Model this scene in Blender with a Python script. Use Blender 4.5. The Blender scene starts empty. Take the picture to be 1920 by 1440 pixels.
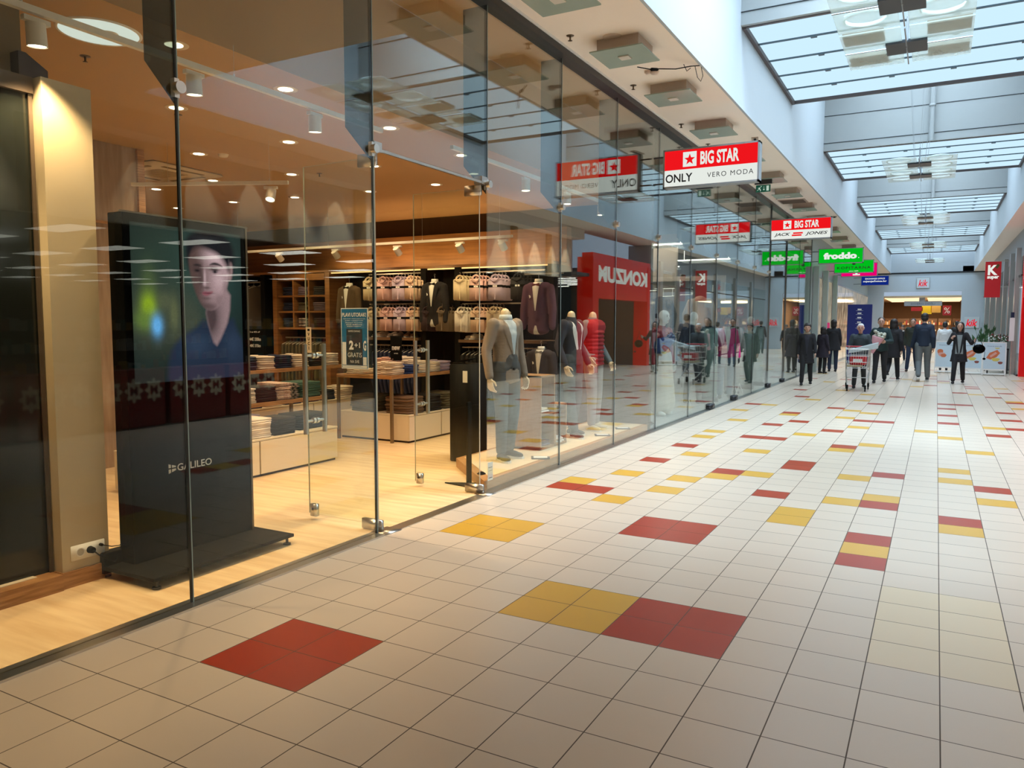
import bpy, bmesh, math, random
from mathutils import Vector, Matrix, Euler
from mathutils.bvhtree import BVHTree
R = math.radians
PI = math.pi
sc = bpy.context.scene
random.seed(7)

# ---------------------------------------------------------------- camera, world, exposure
cam_data = bpy.data.cameras.new('camera')
cam = bpy.data.objects.new('camera', cam_data)
sc.collection.objects.link(cam)
sc.camera = cam
cam_data.sensor_fit = 'HORIZONTAL'
cam_data.sensor_width = 36.0
cam_data.lens = 36.0 * 1443.5 / 1920.0
cam_data.clip_start = 0.05
cam_data.clip_end = 200
CAMP = Vector((3.5257, -2.3257, 1.5664))
yaw, pitch, roll = -0.50256, -0.079115, 0.002062
f = Vector((math.sin(yaw), math.cos(yaw), 0)); r = Vector((math.cos(yaw), -math.sin(yaw), 0)); u = Vector((0, 0, 1))
f2 = f * math.cos(pitch) + u * math.sin(pitch); u2 = u * math.cos(pitch) - f * math.sin(pitch)
r3 = r * math.cos(roll) + u2 * math.sin(roll); u3 = u2 * math.cos(roll) - r * math.sin(roll)
cam.matrix_world = Matrix(((r3.x, u3.x, -f2.x, CAMP.x), (r3.y, u3.y, -f2.y, CAMP.y), (r3.z, u3.z, -f2.z, CAMP.z), (0, 0, 0, 1)))

world = bpy.data.worlds.new('world'); sc.world = world
world.use_nodes = True
bg = world.node_tree.nodes['Background']
bg.inputs[0].default_value = (0.62, 0.78, 1.0, 1)
bg.inputs[1].default_value = 0.6
sc.view_settings.view_transform = 'Standard'
sc.view_settings.look = 'None'
sc.view_settings.gamma = 1
sc.view_settings.use_curve_mapping = False
sc.view_settings.exposure = 0.0
sc.cycles.max_bounces = 10
sc.cycles.diffuse_bounces = 6
sc.cycles.transparent_max_bounces = 24
sc.cycles.glossy_bounces = 5
sc.cycles.sample_clamp_indirect = 4.0
SKYLIGHT = 1.05          # brightness of the daylit skylight glass
ROOFGLOW = 6.0            # glow of the unseen roof panes added between the skylights to brighten the atrium
SHOPW = 0.8              # multiplier on the warm shop lamps
WARM = (1.0, 0.70, 0.37)
DAY = (0.68, 0.85, 1.0)
def daylight_fill(x, y, z, sx, sy, power, spread):
    l = bpy.data.lights.new('daylight_fill', 'AREA'); l.shape = 'RECTANGLE'; l.size = sx; l.size_y = sy; l.energy = power; l.color = DAY; l.spread = math.radians(spread)
    o = bpy.data.objects.new('daylight_fill', l); sc.collection.objects.link(o); o.location = (x, y, z)
    return o
dw = daylight_fill(3.16, 46.25, 7.3, 3.4, .4, 150, 160); dw.rotation_euler = (math.radians(40), 0, 0)  # lamp added at roof height, tilted to brighten the end wall
# daylight lamps added under the made-up roof panes, plus extra light below each skylight
for k in range(5):
    ya = 4.6 if k == 0 else 8.38 + 8.43 * (k - 1) + 4.35
    yb = 8.38 + 8.43 * k - 0.45
    daylight_fill(3.16, (ya + yb) / 2, 7.5, 1.7 if k == 0 else 2.8, yb - ya, 400 if k == 0 else 130, 114 if k == 0 else 110)
    daylight_fill(3.16, 8.38 + 8.43 * k + 1.98, 5.46, 3.9, 3.8, 210 if k == 0 else 105, 125)

# ---------------------------------------------------------------- materials
MATS = {}
def mat(name, col, rough=0.6, metal=0.0, emis=0.0, var=0.04, scale=8.0, bump=0.0, spec=0.5, stretch=None, col2=None, alpha=1.0, trans=0.0, coat=0.0):
    if name in MATS: return MATS[name]
    m = bpy.data.materials.new(name); m.use_nodes = True
    nt = m.node_tree; N = nt.nodes; L = nt.links
    b = N['Principled BSDF']
    b.inputs['Roughness'].default_value = rough
    b.inputs['Metallic'].default_value = metal
    b.inputs['Specular IOR Level'].default_value = spec
    if coat: b.inputs['Coat Weight'].default_value = coat; b.inputs['Coat Roughness'].default_value = 0.08
    tc = N.new('ShaderNodeTexCoord'); nz = N.new('ShaderNodeTexNoise'); mp = N.new('ShaderNodeMapping')
    nz.inputs['Scale'].default_value = scale; nz.inputs['Detail'].default_value = 3
    if stretch: mp.inputs['Scale'].default_value = stretch
    L.new(tc.outputs['Object'], mp.inputs[0]); L.new(mp.outputs[0], nz.inputs['Vector'])
    rp = N.new('ShaderNodeMix'); rp.data_type = 'RGBA'
    c = Vector(col[:3])
    a = c * (1 - var); d = Vector(col2[:3]) if col2 else c * (1 + var)
    rp.inputs[6].default_value = (*a, 1); rp.inputs[7].default_value = (*d, 1)
    if col2:
        cr = N.new('ShaderNodeMapRange'); cr.inputs[1].default_value = 0.35; cr.inputs[2].default_value = 0.65
        L.new(nz.outputs[0], cr.inputs[0]); L.new(cr.outputs[0], rp.inputs[0])
    else:
        L.new(nz.outputs[0], rp.inputs[0])
    L.new(rp.outputs[2], b.inputs['Base Color'])
    if emis:
        L.new(rp.outputs[2], b.inputs['Emission Color']); b.inputs['Emission Strength'].default_value = emis
    if bump:
        bn = N.new('ShaderNodeBump'); bn.inputs['Strength'].default_value = bump; bn.inputs['Distance'].default_value = 0.01
        L.new(nz.outputs[0], bn.inputs['Height']); L.new(bn.outputs[0], b.inputs['Normal'])
    if alpha < 1: b.inputs['Alpha'].default_value = alpha
    if trans: b.inputs['Transmission Weight'].default_value = trans
    MATS[name] = m
    return m

def glass_mat(name, tint=(0.93, 0.97, 0.95), base=0.05, gain=0.75, power=3.2, wav=0.0):
    m = bpy.data.materials.new(name); m.use_nodes = True
    nt = m.node_tree; N = nt.nodes; L = nt.links
    N.remove(N['Principled BSDF']); out = N['Material Output']
    tr = N.new('ShaderNodeBsdfTransparent'); tr.inputs[0].default_value = (*tint, 1)
    gl = N.new('ShaderNodeBsdfGlossy'); gl.inputs['Roughness'].default_value = 0.0; gl.inputs[0].default_value = (0.95, 1.0, 0.98, 1)
    lw = N.new('ShaderNodeLayerWeight'); lw.inputs[0].default_value = 0.5
    pw = N.new('ShaderNodeMath'); pw.operation = 'POWER'; pw.inputs[1].default_value = power
    ma = N.new('ShaderNodeMath'); ma.operation = 'MULTIPLY_ADD'; ma.inputs[1].default_value = gain; ma.inputs[2].default_value = base
    mx = N.new('ShaderNodeMixShader')
    L.new(lw.outputs['Facing'], pw.inputs[0]); L.new(pw.outputs[0], ma.inputs[0]); L.new(ma.outputs[0], mx.inputs[0])
    L.new(tr.outputs[0], mx.inputs[1]); L.new(gl.outputs[0], mx.inputs[2]); L.new(mx.outputs[0], out.inputs[0])
    if wav:
        tc = N.new('ShaderNodeTexCoord'); nz = N.new('ShaderNodeTexNoise'); nz.inputs['Scale'].default_value = 0.9; nz.inputs['Detail'].default_value = 0
        bn = N.new('ShaderNodeBump'); bn.inputs['Strength'].default_value = wav; bn.inputs['Distance'].default_value = 0.02
        L.new(tc.outputs['Object'], nz.inputs['Vector']); L.new(nz.outputs[0], bn.inputs['Height']); L.new(bn.outputs[0], gl.inputs['Normal'])
    MATS[name] = m
    return m

def emit(name, col, s):
    if name in MATS: return MATS[name]
    m = bpy.data.materials.new(name); m.use_nodes = True
    nt = m.node_tree; N = nt.nodes; L = nt.links
    N.remove(N['Principled BSDF'])
    e = N.new('ShaderNodeEmission'); e.inputs[0].default_value = (*col, 1); e.inputs[1].default_value = s
    L.new(e.outputs[0], N['Material Output'].inputs[0])
    MATS[name] = m
    return m

# ---------------------------------------------------------------- mesh helpers
class MB:
    """collects shapes and links them as one mesh object"""
    def __init__(s): s.v = []; s.f = []; s.m = []; s.sm = []
    def add(s, vs, fs, mi=0, smooth=False, M=None):
        o = len(s.v)
        s.v += [tuple(M @ Vector(p)) if M is not None else tuple(p) for p in vs]
        s.f += [tuple(o + i for i in f) for f in fs]; s.m += [mi] * len(fs); s.sm += [smooth] * len(fs)
        return s
    def box(s, x0, x1, y0, y1, z0, z1, mi=0, M=None):
        vs = [(x0, y0, z0), (x1, y0, z0), (x1, y1, z0), (x0, y1, z0), (x0, y0, z1), (x1, y0, z1), (x1, y1, z1), (x0, y1, z1)]
        return s.add(vs, [(0, 3, 2, 1), (4, 5, 6, 7), (0, 1, 5, 4), (1, 2, 6, 5), (2, 3, 7, 6), (3, 0, 4, 7)], mi, False, M)
    def rbox(s, x0, x1, y0, y1, z0, z1, r=0.01, mi=0, M=None, seg=2, smooth=True):
        bm = bmesh.new()
        bmesh.ops.create_cube(bm, size=1)
        for v in bm.verts:
            v.co = Vector((x0 + (v.co.x + .5) * (x1 - x0), y0 + (v.co.y + .5) * (y1 - y0), z0 + (v.co.z + .5) * (z1 - z0)))
        bmesh.ops.bevel(bm, geom=bm.edges[:], offset=r, segments=seg, affect='EDGES')
        bm.verts.index_update()
        s.add([tuple(v.co) for v in bm.verts], [[v.index for v in f.verts] for f in bm.faces], mi, smooth, M); bm.free()
        return s
    def cyl(s, p0, p1, r0, r1=None, n=12, mi=0, cap=True, smooth=True, M=None):
        r1 = r0 if r1 is None else r1
        p0 = Vector(p0); p1 = Vector(p1); d = (p1 - p0)
        if d.length < 1e-6: return s
        d.normalize(); a = d.orthogonal().normalized(); b = d.cross(a)
        vs = []
        for p, rr in ((p0, r0), (p1, r1)):
            for i in range(n):
                t = 2 * PI * i / n; vs.append(tuple(p + (a * math.cos(t) + b * math.sin(t)) * rr))
        s.add(vs, [(i, (i + 1) % n, n + (i + 1) % n, n + i) for i in range(n)], mi, smooth, M)
        if cap:
            s.add(vs[:n], [tuple(range(n))[::-1]], mi, False, M); s.add(vs[n:], [tuple(range(n))], mi, False, M)
        return s
    def tube(s, pts, r, n=8, mi=0, M=None):
        pts = [Vector(p) for p in pts]; vs = []; up = None
        for k, p in enumerate(pts):
            d = (pts[min(k + 1, len(pts) - 1)] - pts[max(k - 1, 0)]).normalized()
            a = d.orthogonal().normalized() if up is None else (up - d * up.dot(d)).normalized()
            up = a; b = d.cross(a)
            for i in range(n):
                t = 2 * PI * i / n; vs.append(tuple(p + (a * math.cos(t) + b * math.sin(t)) * r))
        fs = [(k * n + i, k * n + (i + 1) % n, (k + 1) * n + (i + 1) % n, (k + 1) * n + i) for k in range(len(pts) - 1) for i in range(n)]
        fs += [tuple(range(n))[::-1], tuple((len(pts) - 1) * n + i for i in range(n))]
        return s.add(vs, fs, mi, True, M)
    def lathe(s, prof, c=(0, 0, 0), n=24, mi=0, M=None, smooth=True):
        vs = []; c = Vector(c)
        for (rr, z) in prof:
            for i in range(n):
                t = 2 * PI * i / n; vs.append((c.x + rr * math.cos(t), c.y + rr * math.sin(t), c.z + z))
        fs = [(k * n + i, k * n + (i + 1) % n, (k + 1) * n + (i + 1) % n, (k + 1) * n + i) for k in range(len(prof) - 1) for i in range(n)]
        return s.add(vs, fs, mi, smooth, M)
    def ell(s, c, rx, ry, rz, n=14, k=8, mi=0, M=None, rot=None):
        vs = []; fs = []
        c = Vector(c)
        for j in range(k + 1):
            ph = PI * j / k
            for i in range(n):
                t = 2 * PI * i / n
                p = Vector((rx * math.sin(ph) * math.cos(t), ry * math.sin(ph) * math.sin(t), rz * math.cos(ph)))
                if rot is not None: p = rot @ p
                vs.append(tuple(c + p))
        fs = [(j * n + i, (j + 1) * n + i, (j + 1) * n + (i + 1) % n, j * n + (i + 1) % n) for j in range(k) for i in range(n)]
        return s.add(vs, fs, mi, True, M)
    def cap(s, p0, p1, r0, r1, n=12, mi=0, M=None):
        """tapered capsule"""
        s.cyl(p0, p1, r0, r1, n, mi, False, True, M)
        s.ell(p0, r0, r0, r0, n, 6, mi, M); s.ell(p1, r1, r1, r1, n, 6, mi, M)
        return s
    def prism(s, poly, d, M=None, mi=0):
        """2-D polygon (x, y) extruded 0..d along z, then placed by M"""
        n = len(poly)
        vs = [(x, y, 0) for x, y in poly] + [(x, y, d) for x, y in poly]
        fs = [tuple(range(n))[::-1], tuple(range(n, 2 * n))] + [(i, (i + 1) % n, n + (i + 1) % n, n + i) for i in range(n)]
        return s.add(vs, fs, mi, False, M)
    def mesh(s, name):
        me = bpy.data.meshes.new(name)
        me.from_pydata(s.v, [], s.f); me.update()
        me.polygons.foreach_set('material_index', s.m); me.polygons.foreach_set('use_smooth', s.sm)
        return me
    def build(s, name, mats, parent=None, loc=None, bev=0.0):
        me = s.mesh(name)
        return link(name, me, mats, parent, loc, bev)

def link(name, me, mats, parent=None, loc=None, bev=0.0):
    if not isinstance(mats, (list, tuple)): mats = [mats]
    if not me.materials:
        for m in mats: me.materials.append(m)
    o = bpy.data.objects.new(name, me); sc.collection.objects.link(o)
    if parent: o.parent = parent
    if loc: o.location = loc
    if bev:
        b = o.modifiers.new('bevel', 'BEVEL'); b.width = bev; b.segments = 2; b.limit_method = 'ANGLE'
    return o

def empty(name, loc=(0, 0, 0), rz=0.0):
    o = bpy.data.objects.new(name, None); sc.collection.objects.link(o)
    o.location = loc; o.rotation_euler = (0, 0, rz); o.empty_display_size = 0.1
    return o
def tag(o, label, cat, group=None, kind=None):
    o['label'] = label; o['category'] = cat
    if group: o['group'] = group
    if kind: o['kind'] = kind
    return o
def thing(name, label, cat, loc=(0, 0, 0), rz=0.0, group=None, kind=None):
    return tag(empty(name, loc, rz), label, cat, group, kind)
def struct(name, mb, mats, parent=None, label=None):
    o = mb.build(name, mats, parent)
    if parent is None: o['kind'] = 'structure'
    if label: o['label'] = label
    return o
CH = {}
def kids(o): return [c for c in sc.collection.objects if c.parent == o]
def dup(o, loc=None, rz=None, label=None, group=None, parent=None):
    c = o.copy(); sc.collection.objects.link(c)
    if parent is not None: c.parent = parent
    if loc is not None: c.location = loc
    if rz is not None: c.rotation_euler = (0, 0, rz)
    if label: c['label'] = label
    if group: c['group'] = group
    if o.name not in CH: CH[o.name] = kids(o)
    for k in CH[o.name]:
        k2 = dup(k, parent=c)
    return c

def frame(o, xd, yd):
    """matrix whose local x,y run along xd,yd with origin o"""
    xd = Vector(xd).normalized(); yd = Vector(yd).normalized(); zd = xd.cross(yd)
    return Matrix(((xd.x, yd.x, zd.x, o[0]), (xd.y, yd.y, zd.y, o[1]), (xd.z, yd.z, zd.z, o[2]), (0, 0, 0, 1)))
FS = lambda o: frame(o, (1, 0, 0), (0, 0, 1))     # faces the near end of the mall (-Y)
FE = lambda o: frame(o, (0, 1, 0), (0, 0, 1))     # faces the corridor from the shop side (+X)
FW = lambda o: frame(o, (0, -1, 0), (0, 0, 1))    # faces the glass front (-X)

def text_mesh(s, bold=0.0, ext=0.002, shear=0.0, space=1.0):
    cu = bpy.data.curves.new('txt', 'FONT'); cu.body = s; cu.size = 1; cu.extrude = 0.0; cu.offset = bold; cu.shear = shear; cu.space_character = space
    cu.resolution_u = 3
    o = bpy.data.objects.new('txt', cu); sc.collection.objects.link(o)
    bpy.context.view_layer.update()
    me = bpy.data.meshes.new_from_object(o.evaluated_get(bpy.context.evaluated_depsgraph_get()))
    bpy.data.objects.remove(o); bpy.data.curves.remove(cu)
    return me
def add_text(mb, s, M, cx, cy, w, h, mi=0, bold=0.0, z=0.004, shear=0.0, space=1.0, flip=False):
    """text centred at (cx, cy) of frame M, fitted to w x h, z proud of the frame"""
    me = text_mesh(s, bold, shear=shear, space=space)
    xs = [v.co.x for v in me.vertices]; ys = [v.co.y for v in me.vertices]
    if not xs: return
    x0, x1, y0, y1 = min(xs), max(xs), min(ys), max(ys)
    sx = w / (x1 - x0); sy = h / (y1 - y0)
    if w is None or h is None: pass
    T = M @ Matrix.Translation((cx - w / 2, cy - h / 2, z))
    mb.add([((v.co.x - x0) * sx, (v.co.y - y0) * sy, 0) for v in me.vertices], [list(p.vertices) for p in me.polygons], mi, False, T)
    bpy.data.meshes.remove(me)
def rect(mb, M, x0, x1, y0, y1, mi=0, z=0.002, d=0.0):
    if d: mb.box(x0, x1, y0, y1, z, z + d, mi, M)
    else: mb.add([(x0, y0, z), (x1, y0, z), (x1, y1, z), (x0, y1, z)], [(0, 1, 2, 3)], mi, False, M)
def poly(mb, M, pts, mi=0, z=0.002):
    mb.add([(x, y, z) for x, y in pts], [tuple(range(len(pts)))], mi, False, M)

def remesh(mb, voxel=0.014, smooth=4, name='body'):
    me = mb.mesh(name); o = bpy.data.objects.new('tmp', me); sc.collection.objects.link(o)
    rm = o.modifiers.new('r', 'REMESH'); rm.mode = 'VOXEL'; rm.voxel_size = voxel; rm.use_smooth_shade = True
    if smooth:
        s = o.modifiers.new('s', 'SMOOTH'); s.factor = 0.5; s.iterations = smooth
    bpy.context.view_layer.update()
    m2 = bpy.data.meshes.new_from_object(o.evaluated_get(bpy.context.evaluated_depsgraph_get()))
    bpy.data.objects.remove(o); bpy.data.meshes.remove(me)
    for p in m2.polygons: p.use_smooth = True
    m2.name = name
    return m2
def to_mb(me, mi=0):
    b = MB(); b.add([tuple(v.co) for v in me.vertices], [tuple(p.vertices) for p in me.polygons], mi, True); return b
def drape(mb, target, pts, direction=(0, -1, 0), off=0.004, n=10, mi=0, start=2.0):
    """quad patch pts = 4 corners given as (x, z); projected along direction onto the mesh target"""
    bvh = BVHTree.FromPolygons([v.co for v in target.vertices], [p.vertices for p in target.polygons])
    d = Vector(direction).normalized(); vs = []; ok = {}
    A, B, Cc, D = [Vector(p) for p in pts]
    for j in range(n + 1):
        for i in range(n + 1):
            s, t = i / n, j / n
            q = (A * (1 - s) + B * s) * (1 - t) + (D * (1 - s) + Cc * s) * t
            if abs(d.y) > 0.5: o = Vector((q.x, 0, q.y)) - d * start
            else: o = Vector((0, q.x, q.y)) - d * start
            h = bvh.ray_cast(o, d)
            if h[0] is None: vs.append(None)
            else: vs.append(h[0] - d * off)
    idx = {}; V = []
    for k, v in enumerate(vs):
        if v is not None: idx[k] = len(V); V.append(tuple(v))
    F = []
    for j in range(n):
        for i in range(n):
            q = [j * (n + 1) + i, j * (n + 1) + i + 1, (j + 1) * (n + 1) + i + 1, (j + 1) * (n + 1) + i]
            if all(k in idx for k in q):
                P = [Vector(V[idx[k]]) for k in q]
                if max((P[a] - P[(a + 1) % 4]).length for a in range(4)) < 0.15: F.append(tuple(idx[k] for k in q))
    if F: mb.add(V, F, mi, True)
# ---------------------------------------------------------------- common materials
M_glass = glass_mat('shopfront_glass', (0.95, 0.97, 0.955), 0.006, 0.70, 2.4, 0.012)
M_leaf = glass_mat('door_glass', (0.95, 0.98, 0.94), 0.03, 0.5, 3.5)
M_fin = glass_mat('darkened_fin_glass', (0.25, 0.28, 0.27), 0.03, 0.4, 4.0)  # dark tint stands in for the fins' darkening at a slanting view
M_edge = mat('glass_edge', (0.30, 0.42, 0.40), 0.2, spec=0.8)
M_seal = mat('black_seal', (0.01, 0.012, 0.012), 0.4)
M_steel = mat('brushed_steel', (0.62, 0.60, 0.56), 0.28, 1.0, stretch=(1, 1, 30), scale=12)
M_chrome = mat('polished_chrome', (0.8, 0.8, 0.8), 0.12, 1.0)
M_white = mat('white_paint', (0.80, 0.80, 0.78), 0.5, var=0.015)
M_atr = mat('atrium_white_plaster', (0.43, 0.475, 0.51), 0.7, var=0.015)
M_grey = mat('atrium_grey_cladding', (0.30, 0.32, 0.32), 0.6, var=0.02)
M_soffit = mat('beige_soffit_plaster', (0.92, 0.82, 0.72), 0.75, var=0.015)
M_dark = mat('dark_aluminium', (0.035, 0.035, 0.038), 0.35, 0.6)
M_black = mat('matt_black', (0.005, 0.005, 0.005), 0.65, spec=0.1)
M_gloss = mat('gloss_black', (0.0015, 0.0018, 0.0018), 0.1, spec=0.03)
M_wood = mat('walnut_laminate', (0.36, 0.17, 0.065), 0.45, var=0.2, scale=5, stretch=(1, 1, 14), col2=(0.48, 0.25, 0.10))
M_woodh = mat('honey_wood_horizontal_grain', (0.21, 0.09, 0.026), 0.5, scale=2.5, stretch=(0.7, 0.7, 12), col2=(0.30, 0.14, 0.045))
M_oak = mat('light_oak_veneer', (0.42, 0.25, 0.12), 0.5, scale=5, stretch=(12, 12, 0.8), col2=(0.34, 0.19, 0.09))
M_cream = mat('cream_laminate', (0.76, 0.66, 0.50), 0.4, var=0.02)
M_creamwall = mat('cream_plaster', (0.70, 0.60, 0.46), 0.7, var=0.03, scale=3)
M_brownwall = mat('brown_plaster', (0.055, 0.028, 0.010), 0.7, var=0.03, scale=2)

# ---------------------------------------------------------------- corridor floor, tile by tile
T = 0.30
def tile_mat(name, col, var):
    m = bpy.data.materials.new(name); m.use_nodes = True
    nt = m.node_tree; N = nt.nodes; L = nt.links; b = N['Principled BSDF']
    g = N.new('ShaderNodeNewGeometry'); sx = N.new('ShaderNodeSeparateXYZ'); L.new(g.outputs['Position'], sx.inputs[0])
    masks = []
    for k in (0, 1):
        dv = N.new('ShaderNodeMath'); dv.operation = 'DIVIDE'; dv.inputs[1].default_value = T; L.new(sx.outputs[k], dv.inputs[0])
        fr = N.new('ShaderNodeMath'); fr.operation = 'FRACT'; L.new(dv.outputs[0], fr.inputs[0])
        pp = N.new('ShaderNodeMath'); pp.operation = 'PINGPONG'; pp.inputs[1].default_value = 0.5; L.new(fr.outputs[0], pp.inputs[0])
        mr = N.new('ShaderNodeMath'); mr.operation = 'LESS_THAN'; mr.inputs[1].default_value = 0.0085; L.new(pp.outputs[0], mr.inputs[0])
        masks.append(mr)
    mx = N.new('ShaderNodeMath'); mx.operation = 'MAXIMUM'; L.new(masks[0].outputs[0], mx.inputs[0]); L.new(masks[1].outputs[0], mx.inputs[1])
    # per tile shade
    sn = N.new('ShaderNodeVectorMath'); sn.operation = 'SNAP'; sn.inputs[1].default_value = (T, T, 10); L.new(g.outputs['Position'], sn.inputs[0])
    wn = N.new('ShaderNodeTexWhiteNoise'); wn.noise_dimensions = '3D'; L.new(sn.outputs[0], wn.inputs[0])
    nz = N.new('ShaderNodeTexNoise'); nz.inputs['Scale'].default_value = 3; nz.inputs['Detail'].default_value = 4
    L.new(g.outputs['Position'], nz.inputs['Vector'])
    av = N.new('ShaderNodeMath'); av.operation = 'ADD'; L.new(wn.outputs[0], av.inputs[0]); L.new(nz.outputs[0], av.inputs[1])
    hv = N.new('ShaderNodeMath'); hv.operation = 'MULTIPLY'; hv.inputs[1].default_value = 0.5; L.new(av.outputs[0], hv.inputs[0])
    c = Vector(col)
    m1 = N.new('ShaderNodeMix'); m1.data_type = 'RGBA'; m1.inputs[6].default_value = (*(c * (1 - var)), 1); m1.inputs[7].default_value = (*(c * (1 + var)), 1)
    L.new(hv.outputs[0], m1.inputs[0])
    m2 = N.new('ShaderNodeMix'); m2.data_type = 'RGBA'; m2.inputs[7].default_value = (0.10, 0.075, 0.055, 1)
    L.new(mx.outputs[0], m2.inputs[0]); L.new(m1.outputs[2], m2.inputs[6]); L.new(m2.outputs[2], b.inputs['Base Color'])
    rr = N.new('ShaderNodeMapRange'); rr.inputs[3].default_value = 0.27; rr.inputs[4].default_value = 0.29; L.new(nz.outputs[0], rr.inputs[0])
    ra = N.new('ShaderNodeMath'); ra.operation = 'MULTIPLY_ADD'; ra.inputs[1].default_value = 0.5; L.new(mx.outputs[0], ra.inputs[0]); L.new(rr.outputs[0], ra.inputs[2])
    L.new(ra.outputs[0], b.inputs['Roughness'])
    b.inputs['Specular IOR Level'].default_value = 0.45
    bn = N.new('ShaderNodeBump'); bn.inputs['Strength'].default_value = 0.25; bn.inputs['Distance'].default_value = 0.003; bn.invert = True
    L.new(mx.outputs[0], bn.inputs['Height']); L.new(bn.outputs[0], b.inputs['Normal'])
    MATS[name] = m
    return m
tm = [tile_mat('beige_floor_tile', (0.61, 0.52, 0.42), 0.05), tile_mat('yellow_floor_tile', (0.60, 0.35, 0.045), 0.05),
      tile_mat('terracotta_floor_tile', (0.35, 0.036, 0.010), 0.06), tile_mat('cream_floor_tile', (0.66, 0.55, 0.38), 0.03)]
RED = {(2,0),(3,0),(2,1),(3,1),(7,4),(8,4),(7,5),(8,5),
 (10,10),(10,12),(12,15),(7,16),(10,16),(5,19),(13,20),(10,21),(7,22),(8,27),(5,28),(4,28),(7,32),(4,33),(14,34),(5,35),(9,37),(15,37),(8,37),(12,38),(4,39),(15,41),(12,42),(1,43),(6,43),(15,45),(12,46),(8,47),(12,49),(13,49),(9,53),(2,56),(13,59),(16,60),(5,62),
 (5,10),(5,11),(6,10),(6,11),(2,14),(1,14),(2,20),(7,21),(2,24),(3,50),(16,52),(15,56),(11,66),(4,70),(14,66),(8,74)}
YEL = {(5,4),(6,4),(5,5),(6,5),(10,11),(8,13),(8,14),(12,14),(9,16),(10,17),(5,18),(13,18),(6,19),(9,20),(12,21),(3,22),(12,23),(5,24),(8,26),(2,27),(9,28),(13,28),(2,29),(6,30),(12,32),(11,34),(2,34),(8,34),(14,37),(7,38),(4,38),(1,39),(8,41),(7,42),(2,43),(4,48),(16,48),(7,49),(16,53),(7,54),(10,64),
 (1,8),(2,8),(2,9),(1,9),(3,13),(1,15),(4,15),(2,17),(4,17),(5,57),(14,58),(3,66),(12,70)}
CRM = {(i, j) for i in (11, 12) for j in (5, 6, 7, 8)}
ff = MB(); nj0, nj1 = -22, 160; ni0, ni1 = 0, 22
for j in range(nj0, nj1):
    for i in range(ni0, ni1):
        k = 2 if (i, j) in RED else 1 if (i, j) in YEL else 3 if (i, j) in CRM else 0
        if k == 0 and j > 60 and random.random() < 0.035: k = random.choice((1, 2))
        x0 = i * T if i > 0 else 0.0
        ff.add([(x0, j * T, 0), ((i + 1) * T, j * T, 0), ((i + 1) * T, (j + 1) * T, 0), (x0, (j + 1) * T, 0)], [(0, 1, 2, 3)], k)
ff.box(0, ni1 * T, nj0 * T, nj1 * T, -0.12, -0.02)
struct('floor', ff, tm)

# ---------------------------------------------------------------- ceilings and atrium walls
ZC = 4.44; XL = 1.12; XR = 5.2; XF = 6.4; YEND = 47.0; GX = -0.05
b = MB(); b.box(-0.12, XF, -6.6, 4.1, ZC, ZC + 0.3); b.box(-0.12, XL - .001, 4.1, YEND, ZC, ZC + 0.002); b.box(XR + .001, XF, 4.1, YEND, ZC, ZC + 0.002)
struct('ceiling', b, M_soffit)
b = MB(); b.box(XL - 0.08, XL, 4.1, YEND, ZC + 0.003, 7.6)
b.box(XL - 0.02, XL + 0.012, 4.1, YEND, ZC - 0.015, ZC + 0.03); struct('wall_left', b, M_atr)
b = MB(); b.box(XR, XR + 0.08, 4.1, YEND, ZC + 0.003, 7.6); struct('wall_right', b, M_atr)
b = MB(); b.box(XL, XR, 4.0, 4.1, ZC + 0.31, 7.6); struct('wall_near', b, M_atr)
b = MB(); b.box(XL, XR, 4.0, YEND, 7.6, 7.7); struct('ceiling_atrium', b, M_atr)
M_roofglow = emit('added_roof_glow', (0.66, 0.84, 1.0), ROOFGLOW)
for k in range(5):
    ya = 4.6 if k == 0 else 8.38 + 8.43 * (k - 1) + 4.35
    yb = 8.38 + 8.43 * k - 0.45
    w = empty('window_%d' % (40 + k), (0, 0, 0)); w['kind'] = 'structure'  # unseen glowing roof panel, added to light the mall below
    b = MB(); b.box(XL + 0.7, XR - 0.7, ya, yb, 7.56, 7.58); b.build('pane', M_roofglow, w)
    b = MB(); b.box(XL + .62, XL + .7, ya, yb, 7.52, 7.6); b.box(XR - .7, XR - .62, ya, yb, 7.52, 7.6); b.box(3.12, 3.2, ya, yb, 7.52, 7.6); b.build('frame', M_grey, w)
M_skyp = emit('daylit_skylight_glass', (0.60, 0.84, 1.0), SKYLIGHT)
SK = [8.38 + 8.43 * k for k in range(5)]
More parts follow.
